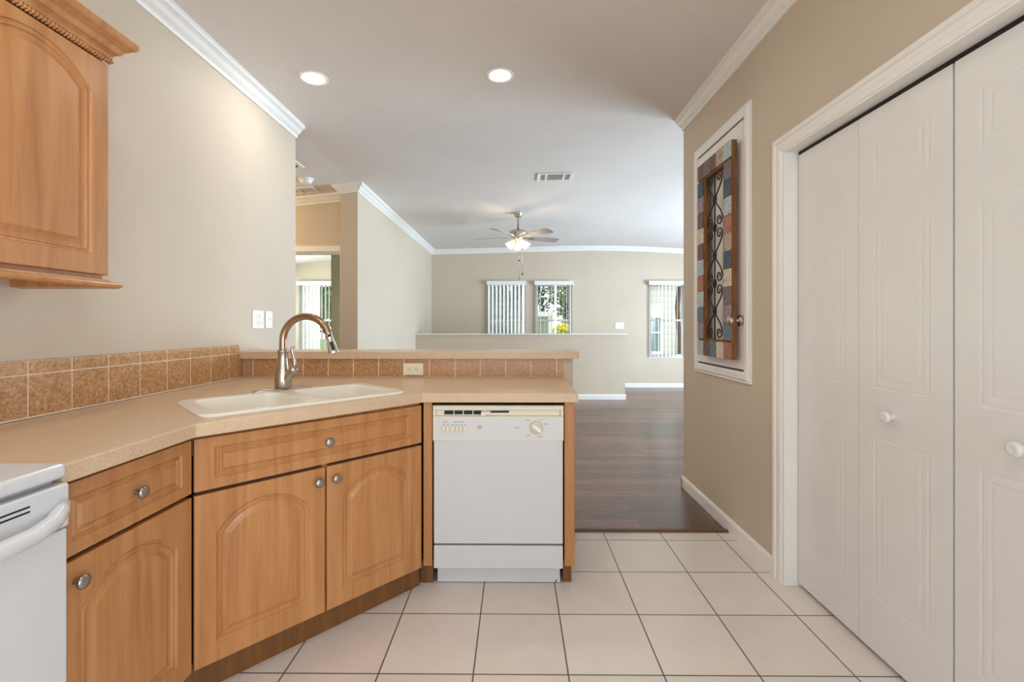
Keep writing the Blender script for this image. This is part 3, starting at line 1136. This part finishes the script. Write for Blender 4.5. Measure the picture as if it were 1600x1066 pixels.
# ------------------------------------------------------------------ dishwasher
dw = thing('dishwasher', (-0.08, 2.35, 0), 'white built-in dishwasher under the peninsula counter', 'dishwasher')
bx = backface(2.104)
obj('tub', MB().box(-0.372, 0.214, 2.135, 2.67, 0.10, 0.84), M['darkgrey'], dw)
dd = MB()
dd.box(-0.379, 0.219, 2.104, 2.134, 0.212, 0.692)
obj('door', dd, M['app'], dw, 0.004, 3)
# control panel with a recessed vent strip
cpz0, cpz1 = 0.690, 0.853
cpan = MB()
cpan.box(-0.383, 0.222, 2.100, 2.134, cpz0, 0.8035)
cpan.box(-0.383, 0.222, 2.100, 2.134, 0.832, cpz1)
cpan.box(-0.383, -0.368, 2.100, 2.134, 0.8035, 0.832)
cpan.box(0.207, 0.222, 2.100, 2.134, 0.8035, 0.832)
cpan.box(-0.368, 0.207, 2.112, 2.134, 0.8035, 0.832)
cpo = obj('control_panel', cpan, M['appcream'], dw, 0.003, 2, label='cream plastic control panel')
DX = lambda px: (px - 805.5) * 0.002954 + 0.016 - 0.0155
DZ = lambda py: 1.225 - (py - 508) * 0.002954
obj('fascia', MB().box(-0.370, 0.208, 2.0985, 2.1005, 0.699, 0.7995), M['apppanel'], cpo, 0.0008, label='pale grey fascia')
vs_ = MB()
for a, b in ((693.3, 707.7), (709.3, 722.3), (724, 737.5), (739.2, 752)):
    vs_.box(DX(a), DX(b), 2.1105, 2.1125, DZ(648.5), DZ(642.5))
vs_.box(DX(764), DX(795), 2.1105, 2.1125, DZ(645.8), DZ(642.7))
obj('vent_slots', vs_, M['black'], cpo)
lt = MB()
lt.add([(DX(751.5), 2.1125, DZ(650)), (DX(757), 2.1125, DZ(650)), (DX(766), 2.1125, DZ(645)), (DX(766), 2.1125, DZ(643)), (DX(751.5), 2.1125, DZ(644)),
        (DX(751.5), 2.094, DZ(650)), (DX(757), 2.094, DZ(650)), (DX(766), 2.103, DZ(645)), (DX(766), 2.103, DZ(643)), (DX(751.5), 2.094, DZ(644))],
       [(0, 1, 2, 3, 4), (9, 8, 7, 6, 5), (0, 5, 6, 1), (1, 6, 7, 2), (2, 7, 8, 3), (3, 8, 9, 4), (4, 9, 5, 0)])
obj('latch', lt, M['appcream'], cpo, 0.001, recalc=True)
for a in (693, 699.5, 707.7, 713.7, 720, 726.2):
    b = MB().box(DX(a) - 0.0078, DX(a) + 0.0078, 2.0905, 2.0985, DZ(674.5), DZ(665.5))
    obj('push_button', b, M['appcream'], cpo, 0.003, 3)
dl = MB().lathe((DX(837.7), 2.0985, DZ(668)), (0, -1, 0), [(0.031, 0), (0.0305, 0.006), (0.028, 0.008), (0.0, 0.0085)], 36)
dlo = obj('dial', dl, M['dialskirt'], cpo)
pt = MB()
ca, sa = math.cos(math.radians(-38)), math.sin(math.radians(-38))
o_ = Vector((DX(837.7), 0, DZ(668)))
pf = [(-0.027, 0), (-0.022, 0.0055), (0.0, 0.0085), (0.022, 0.0085), (0.026, 0.004), (0.026, -0.004), (0.022, -0.0085), (0.0, -0.0085), (-0.022, -0.0055)]
pp = [(o_.x + a * ca - b * sa, o_.z + a * sa + b * ca) for a, b in pf]
pt.loops([[(x, 2.0905, z) for x, z in pp], [(x, 2.081, z) for x, z in pp]], True, True)
obj('dial_pointer', pt, M['plate'], dlo, 0.0015, recalc=True)
em = MB()
c_ = (DX(749.2), 2.0984, DZ(667.7))
em.tube([(c_[0] + 0.0085 * math.cos(a * PI / 16), c_[1], c_[2] + 0.0085 * math.sin(a * PI / 16)) for a in range(33)], 0.0009, 6)
tx = text_mb('GE', 0.0085, lambda x, y: (c_[0] + x, 2.0976, c_[2] + y))
em.add(tx.v, tx.f)
obj('emblem', em, M['print'], cpo)
pr = text_mb('Nautilus', 0.0085, lambda x, y: (DX(808.5) + x, 2.0983, DZ(668) + y))
obj('printed_name', pr, M['print'], cpo)
for x0, x1, py in ((692, 699, 659.5), (709, 724, 659.5), (691.5, 694.5, 663.3), (697.5, 701.5, 663.3), (705.5, 709, 663.3), (711.5, 715.5, 663.3), (718, 722, 663.3), (724.5, 727.5, 663.3),
                   (821, 827, 656.5), (844, 848, 656), (849, 857, 662.5), (820.5, 829, 680.5), (840, 847, 682)):
    obj('printed_mark', MB().box(DX(x0), DX(x1), 2.0983, 2.0986, DZ(py + 0.35), DZ(py - 0.35)), M['print'], cpo)
lpn = MB()
lpn.box(-0.379, 0.219, 2.104, 2.134, 0.098, 0.203)
obj('lower_panel', lpn, M['app'], dw, 0.003)
obj('toe_plate', MB().box(-0.371, 0.211, 2.160, 2.175, 0.004, 0.098), M['app'], dw, 0.003)
for x, z in ((-0.356, 0.088), (0.192, 0.012)):
    obj('screw', MB().lathe((x, 2.1596, z), (0, -1, 0), [(0.004, 0), (0.004, 0.002), (0, 0.002)], 12), M['darkgrey'], dw)

# ------------------------------------------------------------------ range at the left edge
rg = thing('range', (-1.3, 0.62, 0), 'white kitchen range at the lower left edge of the photo', 'stove')
obj('body', MB().box(-1.605, -1.020, 0.244, 0.996, 0.02, 0.884), M['app'], rg, 0.003)
ck = MB()
ck.box(-1.605, -0.990, 0.240, 0.999, 0.889, 0.921)
cko = obj('cooktop', ck, M['app'], rg, 0.010, 4)
wl = MB()
wl.lathe((-1.20, 0.80, 0.9212), (0, 0, 1), [(0.118, 0), (0.114, 0.004), (0.108, 0.004), (0.100, 0.001), (0.0, 0.001)], 40)
obj('burner_bowl', wl, M['apppanel'], cko)
cl_ = MB()
for r_ in (0.03, 0.05, 0.07, 0.09):
    cl_.tube([(-1.20 + r_ * math.cos(a * PI / 14), 0.80 + r_ * math.sin(a * PI / 14), 0.927) for a in range(29)], 0.0045, 6)
obj('burner_coil', cl_, M['darkgrey'], cko)
dr0 = MB()
dr0.box(-1.019, -0.990, 0.246, 0.998, 0.20, 0.778)
odo = obj('oven_door', dr0, M['app'], rg, 0.004)
hp = MB()
hp.box(-1.019, -0.986, 0.246, 1.000, 0.782, 0.878)
hpo = obj('door_trim', hp, M['app'], odo, 0.006, 3)
hg = [(-0.984, 0.985, 0.835), (-0.972, 0.965, 0.826), (-0.958, 0.935, 0.815), (-0.950, 0.89, 0.808), (-0.948, 0.80, 0.806), (-0.948, 0.45, 0.806), (-0.950, 0.36, 0.808), (-0.958, 0.31, 0.815), (-0.984, 0.26, 0.835)]
obj('oven_handle', MB().tube(hg, [0.012, 0.015, 0.017, 0.018, 0.018, 0.018, 0.018, 0.017, 0.012], 14), M['app'], odo)
vt = MB()
for z in (0.856, 0.846):
    vt.box(-0.9865, -0.9852, 0.40, 0.916, z - 0.0018, z + 0.0018)
obj('vent_slots', vt, M['black'], odo)
obj('storage_drawer', MB().box(-1.019, -0.992, 0.246, 0.998, 0.03, 0.192), M['app'], rg, 0.004)


# ------------------------------------------------------------------ electrical plates
def plate_left(y0, y1, z0, z1, label, kind):
    r = thing('light_switch' if kind == 'switch' else 'wall_plate', (-1.63, (y0 + y1) / 2, z0), label, 'wall switch')
    obj('cover_plate', MB().box(-1.6295, -1.624, y0, y1, z0, z1), M['plate'], r, 0.002)
    ym, zm = (y0 + y1) / 2, (z0 + z1) / 2
    if kind == 'switch':
        obj('toggle', MB().box(-1.6245, -1.616, ym - 0.005, ym + 0.005, zm - 0.004, zm + 0.012), M['plate'], r, 0.001)
    else:
        for s in (-1, 1):
            k = MB().box(-1.6245, -1.621, ym - 0.017, ym + 0.017, zm + s * 0.020 - 0.014, zm + s * 0.020 + 0.014)
            rc = obj('receptacle', k, M['plate'], r, 0.004)
            h = MB()
            h.box(-1.6212, -1.6207, ym - 0.009, ym - 0.006, zm + s * 0.020 - 0.004, zm + s * 0.020 + 0.007)
            h.box(-1.6212, -1.6207, ym + 0.006, ym + 0.009, zm + s * 0.020 - 0.004, zm + s * 0.020 + 0.007)
            obj('slots', h, M['darkgrey'], rc)
    return r


p1 = plate_left(2.803, 2.925, 1.203, 1.317, 'wider white wall plate on left kitchen wall, nearer the wall cabinet', 'outlet')
p2 = plate_left(2.950, 3.030, 1.204, 1.315, 'narrow white switch plate on left kitchen wall, nearer the wall end', 'switch')

ot = thing('wall_outlet', (-0.6035, 2.685, 0.93), 'almond horizontal outlet on the tile row under the bar ledge', 'outlet')
obj('cover_plate', MB().box(-0.663, -0.544, 2.6795, 2.6852, 0.929, 0.999), M['almond'], ot, 0.002)
for s in (-1, 1):
    x = -0.6035 + s * 0.020
    rc = obj('receptacle', MB().box(x - 0.014, x + 0.014, 2.677, 2.680, 0.947, 0.981), M['almond'], ot, 0.005, 3)
    h = MB()
    h.box(x - 0.004, x + 0.005, 2.6765, 2.6772, 0.9700, 0.9725)
    h.box(x - 0.004, x + 0.005, 2.6765, 2.6772, 0.9565, 0.9590)
    h.lathe((x - 0.0085, 2.6772, 0.964), (0, -1, 0), [(0.0025, 0), (0.0025, 0.0007), (0, 0.0007)], 10)
    obj('slots', h, M['darkgrey'], rc)
sg = thing('light_switch', (2.04, 8.95, 1.15), 'white triple switch plate on the far wall between the windows', 'wall switch')
obj('cover_plate', MB().box(1.955, 2.122, 8.943, 8.9495, 1.152, 1.275), M['plate'], sg, 0.002)
for s in (-1, 0, 1):
    obj('toggle', MB().box(2.0385 + s * 0.046 - 0.006, 2.0385 + s * 0.046 + 0.006, 8.934, 8.9432, 1.206, 1.226), M['plate'], sg, 0.001)


# ------------------------------------------------------------------ ceiling fittings
def recessed(x, y, label, power=4.2):
    z = ceil_z(x)
    r = thing('recessed_light', (x, y, z), label, 'ceiling light', 'recessed ceiling lights')
    slope = (2.79 - 2.70) / (1.9 + 1.65)
    ax = Vector((slope, 0, -1)).normalized()
    t = MB().lathe((x, y, z + 0.0005), ax, [(0.084, 0), (0.083, 0.004), (0.074, 0.006), (0.068, 0.004), (0.064, 0.0015)], 40)
    obj('trim_ring', t, M['baffle'], r)
    l = MB().lathe((x, y, z - 0.0005), ax, [(0.064, 0), (0.058, 0.004), (0.030, 0.0065), (0.0, 0.007)], 36)
    obj('lamp_lens', l, M['lens'], r)
    d = bpy.data.lights.new('recessed_lamp', 'AREA')
    d.shape = 'DISK'
    d.size = 0.12
    d.energy = power
    d.color = (1.0, 0.94, 0.87)
    o = bpy.data.objects.new('recessed_lamp', d)
    COL.objects.link(o)
    o.location = (x, y, z - 0.012)
    return r


recessed(-0.093, 2.76, 'round lit recessed ceiling light above the bar, the right one of two')
recessed(-1.215, 2.73, 'round lit recessed ceiling light beside the left crown moulding')
recessed(-0.75, 0.55, 'added recessed ceiling light over the kitchen floor, unseen above the viewer', 6.5)  # added overhead lamp out of view, to bring out the cabinet grooves
recessed(0.35, 0.2, 'added recessed ceiling light near the closet doors, unseen above the viewer', 5)  # second added overhead lamp, also out of view

def vent(name, x0, x1, y0, y1, label, sect):
    zc = ceil_z((x0 + x1) / 2)
    sl = (ceil_z(x1) - ceil_z(x0)) / (x1 - x0)
    xf = lambda p: Vector((p[0], p[1], zc + sl * (p[0] - (x0 + x1) / 2) - p[2]))
    r = thing(name, ((x0 + x1) / 2, (y0 + y1) / 2, zc), label, 'air vent')
    bk = MB(xf)
    bk.box(x0 + 0.01, x1 - 0.01, y0 + 0.01, y1 - 0.01, 0.0005, 0.003)
    obj('duct_shade_plate', bk, M['ventdark'], r)  # dark plate standing for the shade behind the louvers
    f = MB(xf)
    xs = [x0 + (x1 - x0) * t for t in sect]
    f.box(x0, x1, y0, y0 + 0.028, 0.0005, 0.010)
    f.box(x0, x1, y1 - 0.028, y1, 0.0005, 0.010)
    for a, b in zip(xs[::2], xs[1::2]):
        f.box(a, b, y0 + 0.028, y1 - 0.028, 0.0005, 0.010)
    obj('frame', f, M['trim'], r, recalc=True)
    lv = MB(xf)
    k = 5
    for a, b in zip(xs[1::2], xs[2::2]):
        for i in range(k):
            y = y0 + 0.03 + (y1 - y0 - 0.06) * (i + 0.5) / k
            lv.box(a, b, y - 0.002, y + 0.002, 0.003, 0.008)
    obj('louvers', lv, M['trim'], r, recalc=True)
    return r


vent('ceiling_vent', 0.222, 0.585, 4.56, 4.80, 'white rectangular air vent in the living room ceiling', [0, 0.09, 0.22, 0.28, 0.72, 0.78, 0.92, 1.0])
vent('hallway_vent', -2.42, -2.09, 4.66, 4.86, 'air vent in the hallway ceiling behind the smoke detector', [0, 0.08, 0.47, 0.53, 0.92, 1.0])
vent('return_grille', -2.36, -1.93, 3.55, 4.15, 'white framed grille on the ceiling, mostly hidden by the kitchen wall', [0, 0.08, 0.92, 1.0])
zs = ceil_z(-2.06)
sd = thing('smoke_detector', (-2.06, 4.46, zs), 'small round white smoke detector on the hallway ceiling', 'smoke detector')
obj('base', MB().lathe((-2.06, 4.46, zs + 0.003), (0.1, 0, -1), [(0.072, 0), (0.072, 0.012), (0.066, 0.016), (0.05, 0.018)], 32), M['plate'], sd)
obj('cover', MB().lathe((-2.06, 4.46, zs - 0.012), (0.1, 0, -1), [(0.055, 0), (0.054, 0.020), (0.044, 0.032), (0.020, 0.036), (0.0, 0.036)], 28), M['plate'], sd)

# ceiling fan
fx, fy = 0.034, 6.14
fz = ceil_z(fx)
fan = thing('ceiling_fan', (fx, fy, fz), 'nickel ceiling fan with five pale blades darkened to their shaded side and lit glass shades in living room', 'ceiling fan')
obj('canopy', MB().lathe((fx, fy, fz), (0, 0, -1), [(0.062, -0.003), (0.062, 0.012), (0.050, 0.045), (0.034, 0.065), (0.016, 0.072)], 28), M['nickel'], fan)
obj('downrod', MB().lathe((fx, fy, fz), (0, 0, -1), [(0.012, 0.06), (0.012, 0.210), (0.022, 0.212), (0.022, 0.232), (0.030, 0.237)], 16), M['nickel'], fan)
FD = 0.065
obj('motor_housing', MB().lathe((fx, fy, fz - FD), (0, 0, -1), [(0.030, 0.172), (0.090, 0.178), (0.112, 0.190), (0.118, 0.205), (0.118, 0.232), (0.108, 0.250), (0.080, 0.262), (0.066, 0.270)], 36), M['nickel'], fan)
fzb = fz - FD - 0.268
for k in range(5):
    a = math.radians(24 + 72 * k)
    ca, sa = math.cos(a), math.sin(a)
    pit = math.radians(-12)
    xf = lambda p: Vector((fx + ca * p[0] - sa * (p[1] * math.cos(pit) - p[2] * math.sin(pit)), fy + sa * p[0] + ca * (p[1] * math.cos(pit) - p[2] * math.sin(pit)), fzb + p[1] * math.sin(pit) + p[2] * math.cos(pit)))
    prof = [(0.175, -0.052), (0.19, -0.058), (0.40, -0.068), (0.575, -0.072), (0.602, -0.060), (0.610, -0.03), (0.610, 0.03), (0.602, 0.060), (0.575, 0.072), (0.40, 0.068), (0.19, 0.058), (0.175, 0.052)]
    mb = MB(xf)
    mb.prism(prof, -0.003, 0.003)
    bl = obj('blade', mb, M['blade'], fan)
    ir = MB(xf)
    ir.prism([(0.085, -0.014), (0.15, -0.016), (0.19, -0.042), (0.235, -0.036), (0.25, 0.0), (0.235, 0.036), (0.19, 0.042), (0.15, 0.016), (0.085, 0.014)], -0.008, -0.003)
    obj('blade_iron', ir, M['nickel'], bl)
obj('light_fitter', MB().lathe((fx, fy, fz - FD), (0, 0, -1), [(0.060, 0.268), (0.064, 0.285), (0.048, 0.305), (0.038, 0.320), (0.040, 0.345), (0.026, 0.362), (0.0, 0.368)], 28), M['nickel'], fan)
for k in range(4):
    a = math.radians(8 + 90 * k)
    d = Vector((math.cos(a) * 0.72, math.sin(a) * 0.72, -0.70)).normalized()
    c = Vector((fx, fy, fz - FD - 0.310)) + Vector((math.cos(a), math.sin(a), 0)) * 0.045
    sh_ = MB().lathe(c, d, [(0.020, 0), (0.024, 0.02), (0.036, 0.045), (0.046, 0.075), (0.052, 0.105), (0.058, 0.125), (0.054, 0.122), (0.0, 0.105)], 24)
    obj('lamp_shade', sh_, M['shade'], fan)
for (dx, dy, l0, fobs) in ((0.012, -0.05, 0.41, (0.655, 0.895)), (0.058, -0.04, 0.39, (0.835,))):
    ch = MB().tube([(fx + dx, fy + dy, fz - l0), (fx + dx, fy + dy, fz - fobs[-1])], 0.0022, 6)
    co = obj('pull_chain', ch, M['pewter'], fan)
    for q in fobs:
        r_ = 0.012 if q != 0.895 else 0.008
        obj('fob', MB().lathe((fx + dx, fy + dy, fz - q + r_), (0, 0, -1), [(0.003, 0), (r_ * 0.9, r_ * 0.6), (r_, r_), (r_ * 0.8, r_ * 1.6), (0, r_ * 2)], 14), M['iron'], co)
hl = thing('hallway_light', (-3.0, 4.2, ceil_z(-3.0)), 'flush round ceiling light in the hallway behind the kitchen wall', 'ceiling light')
obj('base', MB().lathe((-3.0, 4.2, ceil_z(-3.0) - 0.018), (0, 0, -1), [(0.15, 0.0), (0.15, 0.02), (0.14, 0.025)], 28), M['nickel'], hl)
obj('lamp_shade', MB().lathe((-3.0, 4.2, ceil_z(-3.0) - 0.018), (0, 0, -1), [(0.14, 0.025), (0.13, 0.06), (0.09, 0.09), (0.0, 0.105)], 28), M['shade'], hl)
d = bpy.data.lights.new('hallway_lamp', 'POINT')
d.energy = 26
d.color = (1.0, 0.72, 0.42)
d.shadow_soft_size = 0.1
o = bpy.data.objects.new('hallway_lamp', d)
COL.objects.link(o)
o.location = (-3.0, 4.2, ceil_z(-3.0) - 0.22)
for k in range(2):
    d = bpy.data.lights.new('fan_lamp', 'POINT')
    d.energy = 3.5
    d.color = (1.0, 0.80, 0.56)
    d.shadow_soft_size = 0.06
    o = bpy.data.objects.new('fan_lamp', d)
    COL.objects.link(o)
    o.location = (fx + (-0.2, 0.2)[k], fy - 0.18, fz - FD - 0.48)


# ------------------------------------------------------------------ windows and vertical blinds
def window(name, x0, x1, label):
    r = thing(name, ((x0 + x1) / 2, 9.03, 0.58), label, 'window', None, 'structure')
    z0, z1 = 0.58, 2.055
    zm = (z0 + z1) / 2
    f = MB()
    for a, b, c, d in ((x0, x0 + 0.03, z0, z1), (x1 - 0.03, x1, z0, z1), (x0 + 0.03, x1 - 0.03, z0, z0 + 0.03), (x0 + 0.03, x1 - 0.03, z1 - 0.03, z1)):
        f.box(a, b, 9.02, 9.09, c, d)
    obj('window_frame', f, M['vinyl'], r, 0.003)
    for za, zb, y in ((z0 + 0.03, zm + 0.018, 9.035), (zm - 0.018, z1 - 0.03, 9.066)):
        s = MB()
        for a, b, c, d in ((x0 + 0.03, x0 + 0.062, za, zb), (x1 - 0.062, x1 - 0.03, za, zb), (x0 + 0.062, x1 - 0.062, za, za + 0.036), (x0 + 0.062, x1 - 0.062, zb - 0.036, zb)):
            s.box(a, b, y - 0.013, y + 0.013, c, d)
        so = obj('sash', s, M['vinyl'], r, 0.002)
        obj('pane', MB().box(x0 + 0.062, x1 - 0.062, y - 0.002, y + 0.002, za + 0.036, zb - 0.036), M['glass'], so)
    obj('window_sill', MB().box(x0, x1, 8.945, 9.02, z0, z0 + 0.012), M['trim'], r, 0.003)
    return r


for i, ((a, b), lb) in enumerate(zip(W, ('bedroom window seen through the hallway doorway', 'left of the two far living room windows', 'far living room window with the yellow bush outside', 'far living room window beside the right wall'))):
    window('window_%d' % (i + 1), a, b, lb)


def blind(x0, x1, angles, label, z0=0.60, tilt_seed=1):
    r = thing('vertical_blind', ((x0 + x1) / 2, 8.93, z0), label, 'blind', 'vertical blinds')
    v = MB()
    v.box(x0 - 0.012, x1 + 0.012, 8.868, 8.878, 2.005, 2.085)
    v.box(x0 - 0.012, x0 - 0.004, 8.878, 8.948, 2.005, 2.085)
    v.box(x1 + 0.004, x1 + 0.012, 8.878, 8.948, 2.005, 2.085)
    v.box(x0 - 0.004, x1 + 0.004, 8.895, 8.930, 2.045, 2.075)
    obj('valance', v, M['blind'], r, 0.002)
    n_ = len(angles)
    for i, ang in enumerate(angles):
        if ang is None:
            continue
        cx = x0 + (x1 - x0) * (i + 0.5) / n_
        ca, sa = math.cos(math.radians(ang)), math.sin(math.radians(ang))
        vs, N = [], 6
        for side in (0, 1):
            for k in range(N + 1):
                t = (k / N - 0.5) * 0.085
                h = 0.006 * (1 - (2 * k / N - 1) ** 2) + side * 0.0015
                for z in (z0, 2.045):
                    vs.append((cx + t * ca - h * sa, 8.912 + t * sa * 0.42 + h * ca * 0.5, z))
        m = 2 * (N + 1)
        fs = []
        for k in range(N):
            fs.append((2 * k, 2 * k + 2, 2 * k + 3, 2 * k + 1))
            fs.append((m + 2 * k + 1, m + 2 * k + 3, m + 2 * k + 2, m + 2 * k))
            fs.append((2 * k, m + 2 * k, m + 2 * k + 2, 2 * k + 2))
            fs.append((2 * k + 1, 2 * k + 3, m + 2 * k + 3, m + 2 * k + 1))
        fs.append((0, 1, m + 1, m))
        fs.append((2 * N, m + 2 * N, m + 2 * N + 1, 2 * N + 1))
        mb = MB()
        mb.add(vs, fs, False)
        obj('vane', mb, M['blind'], r, recalc=True)
    return r


blind(W[0][0], W[0][1], [75, 60, 50, 48, 45, 45, 80, 80, 84, 80], 'white vertical blind half open in the bedroom window')
blind(W[1][0], W[1][1], [54] * 10, 'white vertical blind nearly closed on the left far window')
blind(W[2][0], W[2][1], [86, 84, 88, 86, 90, 55, 86, 88, 84, 80], 'white vertical blind turned open before the yellow bush')
blind(W[3][0], W[3][1], [84, 80, 76, 68, 66, 70, 70, 80, 84, 84], 'white vertical blind on the far window beside the right wall')

# ------------------------------------------------------------------ outdoors
tag(obj('lawn', MB().box(-40, 40, 9.6, 60, -0.75, -0.65), M['grass'], None), 'green lawn outside the windows', 'lawn', None, 'structure')


def foliage_mb(c, rx, ry, rz, n_, size):
    mb = MB()
    for _ in range(n_):
        while True:
            p = Vector((random.uniform(-1, 1), random.uniform(-1, 1), random.uniform(-1, 1)))
            if 0.25 < p.length < 1:
                break
        q = Vector((c[0] + p.x * rx, c[1] + p.y * ry, c[2] + p.z * rz))
        d1 = Vector((random.gauss(0, 1), random.gauss(0, 1), random.gauss(0, 1))).normalized()
        d2 = d1.orthogonal().normalized()
        s = size * random.uniform(0.6, 1.3)
        mb.add([q - d1 * s, q + d2 * s * 0.45, q + d1 * s, q - d2 * s * 0.45], [(0, 1, 2, 3)])
    return mb


def tree(x, y, h, r, mat, label, n_=1500):
    t = thing('tree', (x, y, -0.65), label, 'tree', 'trees outside the windows')
    tk_ = MB().tube([(x, y, -0.68), (x + 0.1, y, h * 0.35), (x - 0.05, y + 0.1, h * 0.8)], [0.16, 0.12, 0.05], 10)
    obj('trunk', tk_, M['bark'], t)
    obj('foliage', foliage_mb((x, y, h * 0.62), r, r, h * 0.42, n_, 0.17), mat, t)
    return t


tree(1.0, 28, 6.6, 1.5, M['leafB'], 'grey-green tree behind the white carport')
tree(2.9, 26.5, 6.4, 1.0, M['leafA'], 'leafy tree right of the white carport', 1300)
tree(-0.45, 13.5, 4.6, 1.0, M['leafB'], 'dense dark green tree added behind the nearly closed blind to darken its gaps', 3200)  # placed so the slits between the vanes look dark
tree(-7.0, 15, 4.5, 1.6, M['leafA'], 'leafy green tree outside the bedroom window', 2600)
pm = thing('tree', (4.30, 11.9, -0.65), 'thin brown tree trunk outside the window beside the right wall', 'tree')
obj('trunk', MB().tube([(4.24, 11.9, -0.68), (4.27, 11.9, 0.8), (4.22, 11.9, 1.7), (4.30, 11.9, 2.6)], [0.06, 0.055, 0.06, 0.05], 9), M['bark'], pm)
obj('foliage', foliage_mb((4.3, 11.9, 3.0), 0.9, 0.9, 0.6, 500, 0.16), M['leafA'], pm)
bu = thing('bush', (1.30, 12.6, -0.65), 'bright yellow-green bush outside the open-blind window', 'bush')
obj('foliage', foliage_mb((1.32, 12.6, 0.50), 0.42, 0.45, 0.80, 2000, 0.07), M['leafY'], bu)
obj('stems', MB().tube([(1.32, 12.6, -0.68), (1.34, 12.6, 0.4)], [0.03, 0.01], 8), M['bark'], bu)
cpn = thing('carport', (0.0, 22, -0.65), 'low white carport among the trees outside the open-blind window', 'building')
obj('roof', MB().box(-1.5, 1.75, 21.0, 24, 1.62, 1.85), M['vinyl'], cpn)
for x in (-1.4, 1.6):
    obj('post', MB().box(x, x + 0.12, 21.05, 21.17, -0.65, 1.62), M['vinyl'], cpn)
obj('back_wall', MB().box(-1.5, 1.75, 23.8, 24, -0.65, 1.62), M['siding'], cpn)
nh = thing('neighbor_house', (6.3, 15.5, -0.65), 'cream lap-sided house outside the window beside the right wall', 'building')
obj('wall', MB().box(4.0, 9.5, 14.0, 18, -0.65, 3.2), M['siding'], nh)
obj('roof', MB().sweep([(-0.5, 0), (4.5, 0), (2.0, 1.3)], (3.6, 14.0, 3.2), (9.9, 14.0, 3.2), (0, 1, 0), (0, 0, 1)), M['roofing'], nh)
nw = MB()
for a, b, c, d in ((4.02, 4.10, 0.30, 1.75), (4.42, 4.52, 0.30, 1.75), (4.10, 4.42, 0.30, 0.42), (4.10, 4.42, 1.45, 1.75), (4.10, 4.42, 0.97, 1.02)):
    nw.box(a, b, 13.94, 14.02, c, d)
nwo = obj('window', nw, M['vinyl'], nh)
obj('pane', MB().box(4.10, 4.42, 13.97, 13.99, 0.42, 1.45), M['darkglass'], nwo)
